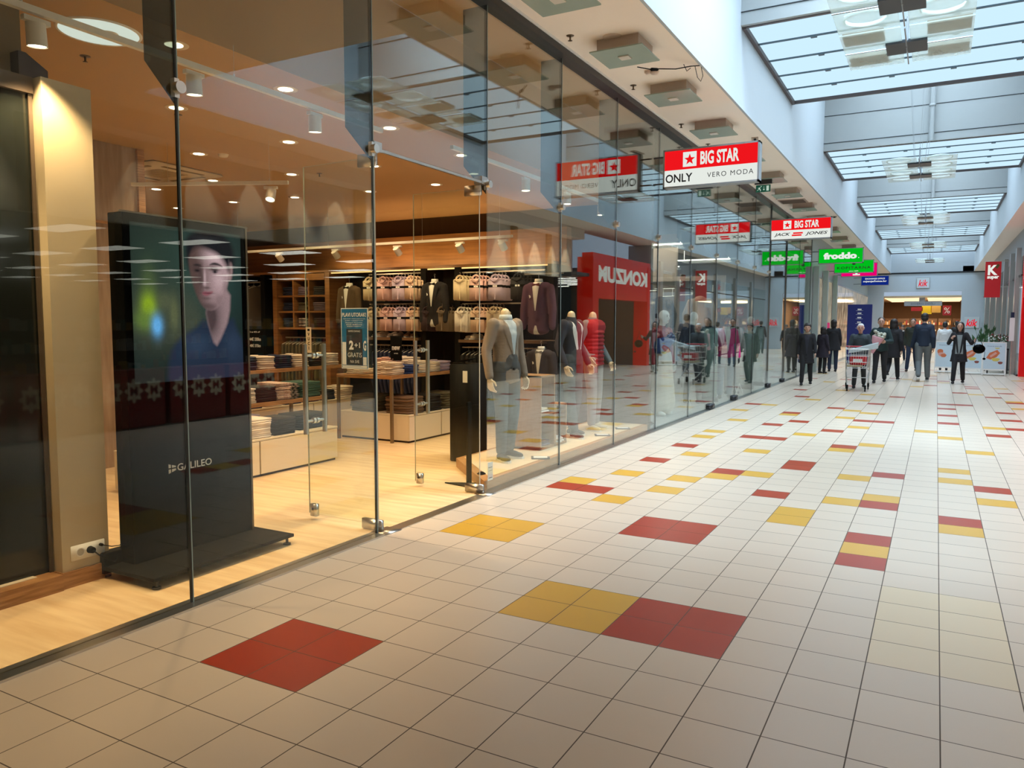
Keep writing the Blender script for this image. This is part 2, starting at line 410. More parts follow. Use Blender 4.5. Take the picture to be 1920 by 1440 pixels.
for k, y0 in enumerate(SK):
    y1 = y0 + 3.97
    if y1 > YEND - 0.3: y1 = YEND - 0.3
    w = empty('window_%d' % (20 + k), (0, 0, 0)); w['kind'] = 'structure'
    n = 5; st = (y1 - y0) / n
    b = MB()
    for q in range(n): b.box(XL + 0.04, XR - 0.04, y0 + q * st + 0.015, y0 + (q + 1) * st - 0.015, 5.50, 5.515)
    b.build('pane', M_skyp, w)
    fr = MB()
    for q in range(1, n): fr.box(XL + 0.03, XR - 0.03, y0 + q * st - 0.014, y0 + q * st + 0.014, 5.48, 5.53)
    for q in range(1, n):
        for xx in (1.9, 2.75, 3.6, 4.45): fr.box(xx - 0.04, xx + 0.04, y0 + q * st - 0.03, y0 + q * st + 0.03, 5.465, 5.49)
    fr.build('glazing_bar', mat('blue_grey_aluminium', (0.10, 0.14, 0.17), 0.4, 0.3), w)
    fr = MB(); fr.box(XL, XL + 0.05, y0 - .03, y1 + .03, 5.44, 5.56); fr.box(XR - .05, XR, y0 - .03, y1 + .03, 5.44, 5.56)
    fr.box(XL, XR, y0 - .05, y0, 5.45, 5.56); fr.box(XL, XR, y1, y1 + .05, 5.45, 5.56)
    fr.build('frame', mat('skylight_frame', (0.09, 0.07, 0.07), 0.5), w)
    g = MB(); g.box(XL, XR, y0 - 0.12, y0 - 0.055, 5.46, 7.6); g.box(XL, XR, y0 - 0.128, y0 - 0.12, 5.62, 5.632, 1); g.box(XL, XR, y0 - 0.128, y0 - 0.12, 6.22, 6.232, 1)
    struct('wall_cross_%d' % (k + 1), g, [M_grey, M_dark])
g = MB(); g.box(-0.12, 0.80, YEND, YEND + 0.2, 0, ZC + .3); g.box(4.68, 6.6, YEND, YEND + 0.2, 0, ZC + .3); g.box(0.80, 4.68, YEND, YEND + 0.2, 3.38, ZC); g.box(XL, XR, YEND, YEND + 0.2, ZC + 0.01, 7.6, 1)
g.box(-0.1, 5.8, YEND - 0.03, YEND, ZC - 0.06, ZC + 0.02, 2)
struct('wall_far', g, [mat('blue_grey_cladding', (0.46, 0.53, 0.59), 0.6, var=0.02), M_atr, M_dark])

# ---------------------------------------------------------------- shopfront glazing on the left
JY = [-1.2, 0.48, 2.10, 3.70, 5.25, 6.88, 8.55, 10.26, 11.94, 13.63, 15.29, 16.95]
def clamp(mb, y, z): 
    mb.cyl((GX + 0.008, y, z), (GX + 0.045, y, z), 0.032, n=16)
    mb.box(GX - 0.02, GX + 0.012, y - 0.015, y + 0.015, z - 0.05, z + 0.05)
b = MB(); b.box(-0.1, 0.025, -6.6, 2.10, -0.02, 0.012); b.box(-0.1, 0.025, 3.70, 24.0, -0.02, 0.012); b.box(-0.08, 0.02, 2.10, 3.70, -0.02, 0.006)
struct('trim_1', b, M_steel)
b = MB(); b.box(-0.12, 0.03, -6.6, 24, ZC - 0.09, ZC); b.box(0.03, 0.045, -6.6, 24, ZC - 0.02, ZC - 0.001, 1); struct('trim_2', b, [M_dark, M_white])
wn = 0
spans = [(-6.4, -4.6), (-4.6, -2.9), (-2.9, -1.2)] + [(JY[i], JY[i + 1]) for i in range(11)]
for (y0, y1) in spans:
    wn += 1; w = empty('window_%d' % wn, (0, 0, 0)); w['kind'] = 'structure'
    z0 = 2.82 if y0 == 2.10 else 0.012
    pb = MB(); pb.box(GX - 0.006, GX + 0.006, y0 + 0.006, y1 - 0.006, z0, ZC - 0.08); pb.build('pane', M_glass, w)
    sb = MB(); sb.box(GX - 0.007, GX + 0.007, y1 - 0.006, y1 + 0.004, z0 if y1 != 2.10 else .012, ZC - 0.08); sb.box(GX + 0.003, GX + 0.0075, y1 + 0.004, y1 + 0.010, z0, ZC - 0.08, 1); sb.build('seal', [M_seal, M_edge], w)
    if y1 < 8.6 or True:
        zc = 2.80
        c = MB(); clamp(c, y1, zc); c.build('clamp', M_steel, w)
        fb = MB(); fb.prism([(0, 2.72), (0, ZC - .09), (-0.23, ZC - .09), (-0.23, 2.98)], 0.015, frame((GX - 0.008, y1 + 0.008, 0), (1, 0, 0), (0, 0, 1))); fb.build('fin', M_fin, w)
# door leaves, opened inwards
for n, (hy, dirn) in enumerate(((2.17, 0.0), (3.64, 0.0))):
    d = empty('door_%d' % (n + 1), (GX - 0.02, hy, 0), R(-3 if n == 0 else 0)); d['kind'] = 'structure'
    b = MB(); b.box(-0.74, -0.02, -0.006, 0.006, 0.05, 2.76); b.build('pane', M_leaf, d)
    e = MB()
    e.box(-0.742, -0.74, -0.006, 0.006, 0.05, 2.76); e.box(-0.74, -0.02, -0.006, 0.006, 2.76, 2.763); e.box(-.02, -.017, -.006, .006, .05, 2.76); e.build('glass_edge', mat('bright_glass_edge', (0.55, 0.5, 0.36), 0.2), d)
    h = MB(); h.rbox(-0.02 - 0.15, 0.0, -0.018, 0.018, 2.70, 2.79, 0.004); h.build('hinge', M_steel, d)
    h = MB(); h.rbox(-0.17, 0.02, -0.02, 0.02, 0.012, 0.09, 0.004); h.rbox(-0.05, 0.10, -0.05, 0.13 if n == 0 else .10, -0.004, 0.008, 0.002); h.build('floor_pivot', M_steel, d)
    h = MB(); h.rbox(-0.72, -0.655, -0.02, 0.02, 0.03, 0.13, 0.004); h.cyl((-0.69, -0.022, 0.09), (-0.69, -0.019, 0.09), 0.012, mi=1); h.build('lock', [M_steel, M_dark], d)
    for sd in (-1, 1):
        hx = -0.66 if n == 0 else -0.66
        h = MB(); h.cyl((hx, sd * 0.10, 0.70), (hx, sd * 0.10, 1.40), 0.019, n=16)
        for z in (0.80, 1.31): h.cyl((hx, sd * 0.008, z), (hx, sd * 0.10, z), 0.010); h.cyl((hx, sd * 0.006, z), (hx, sd * 0.03, z), 0.022, n=16)
        h.build('handle', M_steel, d)
b = MB(); b.box(GX - 0.01, GX + 0.01, 2.12, 3.68, 2.795, 2.815); b.box(GX - .07, GX + .012, 2.11, 2.20, 2.79, 2.86); b.box(GX - .07, GX + .012, 3.60, 3.69, 2.79, 2.86); struct('trim_3', b, mat('patch_steel', (0.5, 0.48, 0.45), 0.3, 1.0))

# ---------------------------------------------------------------- menswear shop shell
ZS = 3.45; YB = 8.40
M_plank = mat('light_oak_floor', (0.72, 0.50, 0.27), 0.32, scale=1.6, stretch=(0.9, 9, 1), col2=(0.83, 0.63, 0.38), spec=0.4)
b = MB(); b.box(-14, -0.09, -7, YB, -0.1, 0.004); struct('floor_shop', b, M_plank)
b = MB(); b.box(-14, -0.90, -7, YB - 0.14, ZS, ZS + 0.1); b.box(-0.90, -0.84, -7, YB - .001, ZS, ZC - .021); b.box(-0.84, -0.12, -7, YB, ZC - 0.02, ZC + 0.05)
prof = [(YB - 0.14 + 0.14 * math.sin(t * PI / 16), ZS - 0.14 + 0.14 * math.cos(t * PI / 16)) for t in range(9)]
for (a, c) in zip(prof, prof[1:]): b.add([(-14, a[0], a[1]), (-0.84, a[0], a[1]), (-0.84, c[0], c[1]), (-14, c[0], c[1])], [(0, 1, 2, 3)], 0, True)
struct('ceiling_shop', b, mat('tan_ceiling_paint', (0.44, 0.27, 0.125), 0.8, var=0.01))
b = MB(); b.box(-14, -0.1, YB, YB + 0.1, 0, ZC); struct('wall_shop_far', b, M_brownwall)
b = MB(); b.box(-14.1, -14, -7, YB, 0, ZC); b.box(-14, -0.1, -7.1, -7, 0, ZC); struct('wall_shop_back', b, M_creamwall)
b = MB(); b.box(-4.32, -4.2, -7, 3.28, 0, ZS); b.box(-4.2, -4.17, 3.20, 3.28, 0, ZS, 1); b.box(-4.2, -4.185, -7, 3.2, 2.60, 2.63, 1); struct('wall_shop_panel', b, [mat('grey_brown_wood_panel', (0.30, 0.20, 0.13), 0.5, scale=3, stretch=(1, 5, .6), col2=(0.40, 0.29, 0.2)), M_wood])

# ---------------------------------------------------------------- opposite side of the corridor
b = MB()
b.box(XF, XF + 0.15, -6.6, 19.8, 2.95, ZC); b.box(6.0, XF, -6.6, 19.8, 4.14, ZC, 2)
for k in range(12): b.box(XF - 0.06, XF, -5.2 + 2.1 * k, -4.9 + 2.1 * k, 2.95, ZC, 1)
struct('wall_opposite_upper', b, [mat('pale_cream_panel', (0.80, 0.74, 0.62), 0.6, var=0.02), mat('bronze_panel', (0.42, 0.31, 0.18), 0.5), M_soffit])
b = MB(); b.box(XF + .15, 24, -7, 18.8, 2.98, 3.1); struct('ceiling_store', b, mat('dark_store_ceiling', (0.05, 0.05, 0.045), 0.8))
b = MB(); b.box(XF + .2, 24, -7, 18.8, -0.1, 0.0); struct('floor_store', b, mat('store_floor', (0.04, 0.037, 0.034), 0.35))
b = MB(); b.box(24, 24.1, -7, 18.8, 0, 3.1, 1); b.box(XF + .2, 24, -7.1, -7, 0, 3.1); b.box(XF + .05, 24, 18.8, 18.9, 0, 3.1); struct('wall_store', b, [mat('dark_store_wall', (0.08, 0.05, 0.04), 0.8), mat('store_back_wall', (0.10, 0.08, 0.06), 0.8)])
b = MB(); b.box(-0.12, 30, -7.2, -6.6, 0, ZC + .3); struct('wall_behind', b, M_creamwall)
b = MB(); b.box(5.85, 14, 18.9, 25.2, 3.0, 3.1); struct('ceiling_right_shops', b, mat('dark_grey_ceiling', (0.07, 0.075, 0.08), 0.8)); b = MB(); b.box(5.85, 14, 25.2, YEND, 3.6, 3.7, 0); struct('ceiling_right_shops_far', b, mat('dark_grey_ceiling', (0.07, 0.075, 0.08), 0.8))
b = MB(); b.box(6.6, 14, 18.9, YEND, -0.1, 0.0); struct('floor_right_shops', b, mat('grey_shop_floor', (0.3, 0.3, 0.29), 0.4))
b = MB(); b.box(13.9, 14, 18.9, YEND, 0, 3.7); b.box(6.0, 13.9, 25.2, 25.3, 0, 3.6); struct('wall_right_shops', b, mat('dark_teal_wall', (0.05, 0.075, 0.085), 0.7))
b = MB(); b.box(5.72, 6.6, 25.3, YEND, 3.6, ZC); struct('wall_right_fascia', b, mat('grey_fascia', (0.30, 0.31, 0.32), 0.5))
# ---------------------------------------------------------------- shop after the menswear shop
b = MB(); b.box(-9, -0.09, 8.5, 24, -0.1, 0.002); struct('floor_next_shop', b, mat('pale_grey_shop_floor', (0.42, 0.43, 0.42), 0.3))
b = MB(); b.box(-9, -0.12, 8.5, 24, 3.55, 3.65); b.box(-0.3, -0.12, 8.5, 24, 3.5, ZC); struct('ceiling_next_shop', b, mat('charcoal_ceiling', (0.06, 0.065, 0.07), 0.8))
b = MB(); b.box(-9.1, -9, 8.5, 24, 0, 3.6); b.box(-9, -1.6, 14.6, 14.7, 0, 3.55, 1); b.box(-9, -0.12, 24, 24.15, 0, ZC); struct('wall_next_shop', b, [mat('taupe_wall', (0.24, 0.22, 0.20), 0.7), mat('sand_wall', (0.36, 0.30, 0.24), 0.7)])
b = MB(); b.box(-0.3, -0.03, 24, YEND, 0, ZC); struct('wall_left_far', b, mat('pale_green_grey_cladding', (0.42, 0.48, 0.47), 0.4))
# ---------------------------------------------------------------- lamps of the menswear shop
def spot(name, loc, tgt, power, size=R(100), col=WARM, blend=0.7, rad=0.05, parent=None):
    l = bpy.data.lights.new(name, 'SPOT'); l.energy = power; l.color = col; l.spot_size = size; l.spot_blend = blend; l.shadow_soft_size = rad
    o = bpy.data.objects.new(name, l); sc.collection.objects.link(o)
    o.location = loc
    d = Vector(tgt) - Vector(loc); o.rotation_euler = d.to_track_quat('-Z', 'Y').to_euler()
    if parent: o.parent = parent
    return o
M_bulb = emit('warm_lamp_face', (1.0, 0.86, 0.62), 9.0)
M_trim = mat('warm_white_ring', (0.75, 0.62, 0.45), 0.4)
M_lampbody = mat('white_lamp_body', (0.82, 0.78, 0.70), 0.4)
dl = thing('downlight', 'round recessed downlight in tan shop ceiling', 'downlight', (0, 0, 0), group='recessed downlights in the menswear shop ceiling')
b = MB(); b.lathe([(0.062, 0), (0.095, -0.004), (0.098, 0.0)], (0, 0, 0), 24); b.build('trim_ring', M_trim, dl)
b = MB(); b.lathe([(0.0, -0.002), (0.06, -0.002)], (0, 0, 0), 20); b.build('lamp_face', M_bulb, dl)
DLS = [(-2.42, 2.34), (-2.49, 3.76), (-3.76, 5.08), (-2.5, 5.16), (-2.55, 6.55), (-1.2, 3.8), (-1.24, 5.16), (-1.17, 2.4), (-3.7, 6.56), (-6.26, 4.98), (-6.23, 6.32), (-5.04, 6.44), (-7.55, 6.33), (-5.0, 4.9), (-6.3, 3.6), (-5.0, 3.6), (-1.1, 1.3), (-8.5, 5.0), (-3.8, 3.7), (-2.4, 0.8)]
for i, (x, y) in enumerate(DLS):
    o = dl if i == 0 else dup(dl)
    o.location = (x, y, ZS - 0.001)
    spot('downlight_beam', (x, y, ZS - 0.03), (x, y, 0), 62 * SHOPW, R(125), parent=None)

# lamps in the low mall ceiling at the near end and over the opposite shop panels
for i in range(26):
    y = -4.4 + 1.03 * i
    if y > 19.6: break
    spot('panel_washer', (XF - 0.20, y, 4.10), (XF - 0.02, y, 2.9), 150.0, R(58), (1, .85, .62), 0.6, 0.01)
# ---------------------------------------------------------------- figures (people and mannequins)
def V(*a): return Vector(a)
BASE = dict(hl=(-.09, 0, .94), hr=(.09, 0, .94), kl=(-.10, .02, .50), kr=(.10, .02, .50), al=(-.10, -.02, .09), ar=(.10, -.02, .09),
            sl=(-.162, -.01, 1.425), sr=(.162, -.01, 1.425), el=(-.212, -.02, 1.13), er=(.212, -.02, 1.13), wl=(-.225, .07, .88), wr=(.225, .07, .88),
            head=(0, .025, 1.635), fl=0.0, fr=0.0)
def limb(mb, pts, rs, n=14, mi=0):
    for i in range(len(pts) - 1): mb.cap(pts[i], pts[i + 1], rs[i], rs[i + 1], n, mi)
def hand(mb, w, d, side, s=1.0, curl=0.35):
    """palm, five unequal bent fingers, thumb off the side; w wrist, d forearm direction"""
    w = Vector(w); d = Vector(d).normalized(); inn = Vector((-side, 0, 0)); inn = (inn - d * inn.dot(d)).normalized()   # palm faces the thigh
    fw = d.cross(inn) * (1 if d.cross(inn).y > 0 else -1)
    mb.cap(w, w + d * .03 * s, .024 * s, .026 * s, 10)
    for k in range(4):
        off = fw * (0.030 - 0.020 * k) * s
        a = w + d * .02 * s + off * 0.7; b = w + d * .088 * s + off
        mb.cap(a, b, .014 * s, .0115 * s, 8)
        L = (.040, .045, .042, .033)[k] * s; c = curl * (1 + .15 * k)
        d1 = (d * math.cos(c) + inn * math.sin(c)); p1 = b + d1 * L; d2 = (d * math.cos(c * 2.2) + inn * math.sin(c * 2.2)); p2 = p1 + d2 * L * .8
        mb.cap(b, p1, .0098 * s, .0088 * s, 8); mb.cap(p1, p2, .0086 * s, .0068 * s, 8)
    t0 = w + d * .025 * s + fw * .022 * s; t1 = t0 + (d * .6 + fw * .75 + inn * .25).normalized() * .042 * s; t2 = t1 + (d * .95 + fw * .15 + inn * .3).normalized() * .034 * s
    mb.cap(t0, t1, .014 * s, .011 * s, 8); mb.cap(t1, t2, .0105 * s, .0078 * s, 8)
def shoe(mb, a, yaw_, mi=0, soft=0.0, h=.055, lift=0.0, L=1.0):
    a = Vector(a); c, s_ = math.cos(yaw_), math.sin(yaw_)
    M = Matrix.Translation((a.x, a.y, a.z - .09)) @ Matrix.Rotation(yaw_, 4, 'Z') @ Matrix.Rotation(lift, 4, 'X')
    mb.ell((0, .095 * L, .035), .047, .085 * L, .032, 14, 8, mi, M); mb.ell((0, -.02, .042), .038, .055, .042, 14, 8, mi, M)
    mb.cap(M @ Vector((0, -.01, .05)), M @ Vector((0, -.005, .10)), .036, .036, 12, mi)
    mb.cap(M @ Vector((0, 0, .052)), M @ Vector((0, .08 * L, .040)), .036, .036, 12, mi)
def sole(mb, a, yaw_, mi=0, lift=0.0, L=1.0):
    M = Matrix.Translation((a[0], a[1], a[2] - .09)) @ Matrix.Rotation(yaw_, 4, 'Z') @ Matrix.Rotation(lift, 4, 'X')
    prof = [(.030, -.065), (.040, -.03), (.036, .02), (.048, .09 * L), (.040, .15 * L), (.018, .182 * L)]
    P = [(x, y) for x, y in prof] + [(-x, y) for x, y in prof[::-1]]
    mb.prism(P, .02, M, mi)

def figure(name, label, cat, loc, face, H=1.75, pose=None, skin=None, top=None, trousers=None, shoes=None, soles=None, coat=None, hair=None,
           head=True, hands=True, hairstyle='short', neckcut=False, shirt=None, fat=1.0, group=None, vox=.014, lapels=None, scarf=None, sleeves=None, legfat=1.0, topz=None):
    """face: direction faced in degrees from +X. coat/top are (material, hem z, flare, puff)"""
    P = dict(BASE); P.update(pose or {}); s = H / 1.75
    G = {k: (Vector(v) if isinstance(v, tuple) else v) for k, v in P.items()}
    lean = G.get('lean', 0.0)
    root = thing(name, label, cat, loc, R(face - 90), group)
    root.scale = (s, s, s)
    sk = skin or mat('skin', (0.55, 0.34, 0.25), 0.55, var=0.03)
    hc = (G['hl'] + G['hr']) / 2; sc_ = (G['sl'] + G['sr']) / 2; neck = sc_ + Vector((0, 0, .07))
    hd = G['head']
    # --- body: one continuous surface
    b = MB()
    b.cap(hc + V(-.06, 0, 0), hc + V(.06, 0, 0), .085, .085); b.cap(hc, sc_ + V(0, 0, -.14), .098, .100)
    b.cap(sc_ + V(-.08, 0, -.07), sc_ + V(.08, 0, -.08), .075, .075)
    b.cap(sc_, neck + V(0, 0, .02 if head else .035), .062, .050)
    for q in 'lr':
        limb(b, [G['h' + q], G['k' + q], G['a' + q]], [.085, .055, .036])
        limb(b, [G['s' + q], G['e' + q], G['w' + q]], [.044, .036, .026])
        b.cap(G['a' + q], G['a' + q] + V(0, .02, -.03), .030, .025)
    if head:
        b.cap(neck, hd + V(0, -.02, -.05), .050, .052)
        b.ell(hd + V(0, 0, .018), .082, .100, .106); b.ell(hd + V(0, .022, -.058), .058, .066, .060)
        b.ell(hd + V(0, .103, -.015), .013, .020, .028); b.cap(hd + V(0, .092, .02), hd + V(0, .114, -.018), .010, .014, 8)
        for sx in (-1, 1): b.ell(hd + V(sx * .084, -.005, -.01), .010, .020, .030)
    body = remesh(b, vox, 3)
    mb = to_mb(body)
    if hands:
        for q, sd in (('l', -1), ('r', 1)): hand(mb, G['w' + q], (G['w' + q] - G['e' + q]) * .6 + Vector(G.get('hd' + q, (0, 0, -.02))), sd, 1.0, G.get('curl', .35))
    mb.build('body', sk, root)
    if head and not neckcut:
        e = MB()
        for sx in (-1, 1): e.ell(hd + V(sx * .032, .092, .012), .012, .007, .007, 10, 6)
        for sx in (-1, 1): e.box(hd.x + sx * .030 - .016, hd.x + sx * .030 + .016, hd.y + .088, hd.y + .101, hd.z + .030, hd.z + .036)
        e.build('eye', mat('eye_dark', (0.03, 0.02, 0.02), 0.3), root)
        e = MB(); e.ell(hd + V(0, .086, -.060), .026, .008, .007, 10, 6); e.build('mouth', mat('lips', (0.38, 0.13, 0.11), 0.5), root)
    if hair:
        h = MB()
        if hairstyle == 'short':
            h.ell(hd + V(0, -.022, .050), .090, .098, .090); h.ell(hd + V(0, -.055, -.005), .086, .070, .080)
        elif hairstyle == 'bald':
            h.ell(hd + V(0, -.04, .005), .098, .078, .075); h.ell(hd + V(0, -.015, .070), .080, .095, .062)
        elif hairstyle == 'bob':
            h.ell(hd + V(0, -.025, .050), .101, .106, .095); h.ell(hd + V(0, -.045, -.03), .092, .075, .085); h.ell(hd + V(0, .06, .075), .06, .035, .035)
        elif hairstyle == 'long':
            h.ell(hd + V(0, -.028, .050), .102, .106, .094); h.ell(hd + V(0, -.05, -.05), .098, .075, .12)
            for sx in (-1, 1): h.cap(hd + V(sx * .080, 0, .03), hd + V(sx * .088, .02, -.17), .028, .022)
        elif hairstyle == 'hood':
            h.ell(hd + V(0, -.03, .03), .105, .115, .115); h.ell(hd + V(0, -.04, -.06), .10, .10, .10)
        link('hair', remesh(h, .010, 2, 'hair'), hair, root)
    if trousers:
        t = MB(); lf = legfat
        t.cap(hc + V(-.065, 0, .02), hc + V(.065, 0, .02), .108 * fat, .108 * fat); t.cap(hc + V(0, 0, .03), hc + V(0, 0, .12), .125 * fat, .122 * fat)
        for q in 'lr': limb(t, [G['h' + q], G['k' + q], G['a' + q] + V(0, 0, .02)], [.098 * lf, .069 * lf, .056 * lf])
        link('trousers', remesh(t, vox * .9, 2, 'trousers'), trousers, root)
    if shoes:
        for q in 'lr':
            h = MB(); shoe(h, G['a' + q], G['f' + q], lift=G.get('lift' + q, 0)); o = link('shoe', remesh(h, .008, 2, 'shoe'), shoes, root)
            if soles: h = MB(); sole(h, G['a' + q] , G['f' + q], lift=G.get('lift' + q, 0)); h.build('sole', soles, o)
    tgt = None
    if top:
        m, hem, flare, puff = top
        t = MB(); w = 1.0 * fat
        t.cap(sc_ + V(-.085, 0, -.072), sc_ + V(.085, 0, -.072), .102 * w * puff, .102 * w * puff)
        t.cap(sc_ + V(0, 0, -.03), sc_ + V(0, -.005, .035), .10, .072)
        n = 16
        for i in range(n + 1):
            k = i / n; z = sc_.z - .12 - k * (sc_.z - .12 - hem); c = hc.lerp(sc_, max(0, (z - hc.z) / (sc_.z - hc.z))) if z > hc.z else hc
            rr = (.126 - .012 * math.sin(k * PI) + flare * k) * w * puff
            z2 = max(z, hem + .03)
            t.ell((c.x, c.y, z2), rr * 1.22, rr * .95, .08 if z2 > hem + .05 else .035, 20, 8)
        for q, sd in (('l', -1), ('r', 1)):
            we = G['e' + q].lerp(G['w' + q], .93)
            limb(t, [G['s' + q] + V(-sd * .008, 0, -.012), G['e' + q], we], [.068 * puff, .054 * puff, .043 * puff])
        tm_ = remesh(t, vox, 3, 'jacket')
        o = link('jacket' if coat is None else coat, tm_, m, root); tgt = tm_; root_top = o
        if lapels:
            lm, V0 = lapels
            if shirt:
                sb = MB(); drape(sb, tgt, [(-.075, sc_.z + .04), (.075, sc_.z + .04), (.012, V0), (-.012, V0)], (0, -1, 0), .004, 20); sb.build('shirt_front', shirt, root)
                cb = MB(); cb.lathe([(.062, -.035), (.074, -.02), (.064, .03), (.056, .03), (.056, -.02)], (neck.x, neck.y + .006, neck.z - .012), 20); cb.build('collar', shirt, root)
            lb = MB()
            for sx in (-1, 1): drape(lb, tgt, [(sx * .075, sc_.z + .035), (sx * .125, sc_.z - .06), (sx * .055, V0 + .10), (sx * .006, V0)], (0, -1, 0), .010, 18)
            lb.build('lapel', lm, root)
            lb = MB()
            for z in (V0 - .03, V0 - .13): 
                drape(lb, tgt, [(.005, z + .010), (.025, z + .010), (.025, z - .010), (.005, z - .010)], (0, -1, 0), .008, 3)
            if lb.v: lb.build('button', M_black, root)
    if scarf:
        t = MB(); t.lathe([(.058, .0), (.085, .01), (.09, .04), (.07, .07), (.055, .06)], (neck.x, neck.y, neck.z - .05), 18); t.build('scarf', scarf, root)
    return root, G, tgt
# ================================================================ menswear shop
# entrance totem with the portrait screen
tt = thing('advertising_totem', 'tall gloss black advertising totem showing a man\'s portrait, behind the first shop window', 'advertising screen', (0, 0, 0))
b = MB(); b.box(-0.88, -0.74, 0.62, 1.55, 0.07, 2.225); b.build('housing', M_gloss, tt, bev=.006)
b = MB(); b.box(-0.745, -0.735, 0.60, 1.57, 2.222, 2.232); b.box(-0.90, -0.735, 1.55, 1.565, .05, 2.22); b.build('trim', mat('dull_bronze_edge', (0.18, 0.14, 0.10), 0.35, 0.8), tt)
b = MB(); b.box(-0.93, -0.40, 0.50, 1.62, 0.055, 0.078); b.box(-0.93, -0.86, 0.50, 1.62, 0.03, 0.16); b.build('base_plate', M_black, tt, bev=.004)
for (x, y) in ((-.43, .54), (-.43, 1.58), (-.90, .54), (-.90, 1.58)):
    b = MB(); b.cyl((x, y, 0.004), (x, y, 0.016), 0.026, n=16); b.cyl((x, y, 0.016), (x, y, 0.056), 0.010); b.build('foot', M_dark, tt)
F = FE((-0.738, 0.62, 0))
b = MB(); rect(b, F, 0.045, 0.885, 1.19, 2.17, 0, 0.001); scr = b.build('screen', mat('screen_dark_green_bokeh', (0.010, 0.020, 0.018), 0.08, emis=0.5, col2=(0.030, 0.055, 0.035), scale=3.5), tt)
def blob(cx, cy, rx, ry, n=28, wob=0.0, ph=0): return [(cx + rx * math.cos(2 * PI * i / n) * (1 + wob * math.sin(3 * 2 * PI * i / n + ph)), cy + ry * math.sin(2 * PI * i / n) * (1 + wob * math.cos(2 * 2 * PI * i / n + ph))) for i in range(n)]
S = lambda n, c, e=0.75: mat('screen_' + n, c, 0.15, emis=e, var=0.12, scale=9)
import numpy as np
def portrait_mesh():
    """the man's portrait shown on the screen: a fine grid carrying the picture's colours"""
    nx, nz = 190, 220
    U, Z = np.meshgrid(np.linspace(.045, .885, nx), np.linspace(1.19, 2.17, nz))
    rng = np.random.RandomState(4)
    def inside(pts, soft):
        d2 = np.full(U.shape, 1e9); c = np.zeros(U.shape, bool); n = len(pts)
        for i in range(n):
            (x0, y0), (x1, y1) = pts[i], pts[(i + 1) % n]
            ex, ey = x1 - x0, y1 - y0; t = np.clip(((U - x0) * ex + (Z - y0) * ey) / (ex * ex + ey * ey), 0, 1)
            d2 = np.minimum(d2, (U - x0 - t * ex) ** 2 + (Z - y0 - t * ey) ** 2)
            cr = ((y0 > Z) != (y1 > Z)); xx = x0 + (Z - y0) * ex / (ey if abs(ey) > 1e-9 else 1e-9); c ^= cr & (U < xx)
        sd = np.where(c, 1, -1) * np.sqrt(d2); return np.clip(sd / soft * .5 + .5, 0, 1)
    def sm(pts, k=2):
        for _ in range(k):
            q = []
            for a, b_ in zip(pts, pts[1:] + pts[:1]): q += [(a[0] * .75 + b_[0] * .25, a[1] * .75 + b_[1] * .25), (a[0] * .25 + b_[0] * .75, a[1] * .25 + b_[1] * .75)]
            pts = q
        return pts
    def g(cx, cz, rx, rz): return np.exp(-(((U - cx) / rx) ** 2 + ((Z - cz) / rz) ** 2))
    img = np.zeros(U.shape + (3,)) + np.array([.008, .014, .013])
    def over(m, col):
        nonlocal img
        img = img * (1 - m[..., None]) + np.array(col) * m[..., None]
    for cx, cz, rx, rz, col, a in ((.30, 1.9, .3, .3, (.018, .034, .024), .8), (.62, 1.9, .25, .4, (.02, .05, .045), .7), (.2, 1.6, .2, .2, (.05, .06, .04), .7), (.45, 1.55, .12, .2, (.055, .06, .04), .6), (.16, 1.80, .05, .12, (.06, .09, .03), .6), (.155, 1.66, .05, .08, (.20, .30, .015), 1), (.13, 1.58, .07, .06, (.10, .16, .03), .8), (.21, 1.545, .035, .06, (.10, .32, .62), 1), (.335, 1.62, .03, .1, (.10, .11, .05), .7), (.27, 1.70, .05, .05, (.09, .10, .05), .5)):
        over(np.clip(g(cx, cz, rx, rz) * 1.3, 0, 1) * a, col)
    shirt = sm([(.27, 1.15), (.29, 1.36), (.36, 1.46), (.50, 1.53), (.57, 1.60), (.66, 1.48), (.80, 1.62), (.84, 1.50), (.90, 1.42), (.90, 1.15)], 1)
    over(inside(shirt, .02), (.012, .020, .040)); over(inside(shirt, .02) * g(.50, 1.42, .12, .08) * .6, (.03, .05, .09)); over(inside(shirt, .02) * g(.80, 1.42, .08, .1) * .5, (.03, .05, .09))
    hair = sm([(.60, 2.165), (.50, 2.15), (.44, 2.08), (.435, 1.98), (.455, 1.92), (.50, 1.85), (.66, 1.80), (.80, 1.86), (.835, 1.98), (.82, 2.09), (.74, 2.165)])
    over(np.clip(inside(hair, .022), 0, 1), (.006, .006, .009))
    neck = sm([(.575, 1.66), (.60, 1.54), (.650, 1.395), (.70, 1.46), (.775, 1.60), (.79, 1.80), (.66, 1.75)], 1)
    nm_ = inside(neck, .012); over(nm_, (.26, .17, .18)); over(nm_ * np.clip(g(.60, 1.60, .09, .14) * 1.4, 0, 1) * .9, (.035, .022, .024)); over(nm_ * np.clip((1.72 - Z) * -9 + .6, 0, 1) * .0, (0, 0, 0))
    ear = sm([(.772, 1.96), (.80, 1.985), (.812, 1.93), (.80, 1.86), (.775, 1.845)]); em = inside(ear, .010); over(em, (.30, .19, .19)); over(em * g(.788, 1.915, .010, .04) * .7, (.12, .07, .07))
    face = sm([(.452, 1.99), (.462, 1.90), (.480, 1.82), (.515, 1.73), (.555, 1.672), (.61, 1.645), (.67, 1.66), (.725, 1.725), (.770, 1.83), (.785, 1.94), (.770, 2.05), (.70, 2.11), (.60, 2.12), (.50, 2.09)])
    fm = inside(face, .010)
    lit = np.clip((U - .50) / .20, 0, 1); lit = lit * lit * (3 - 2 * lit)
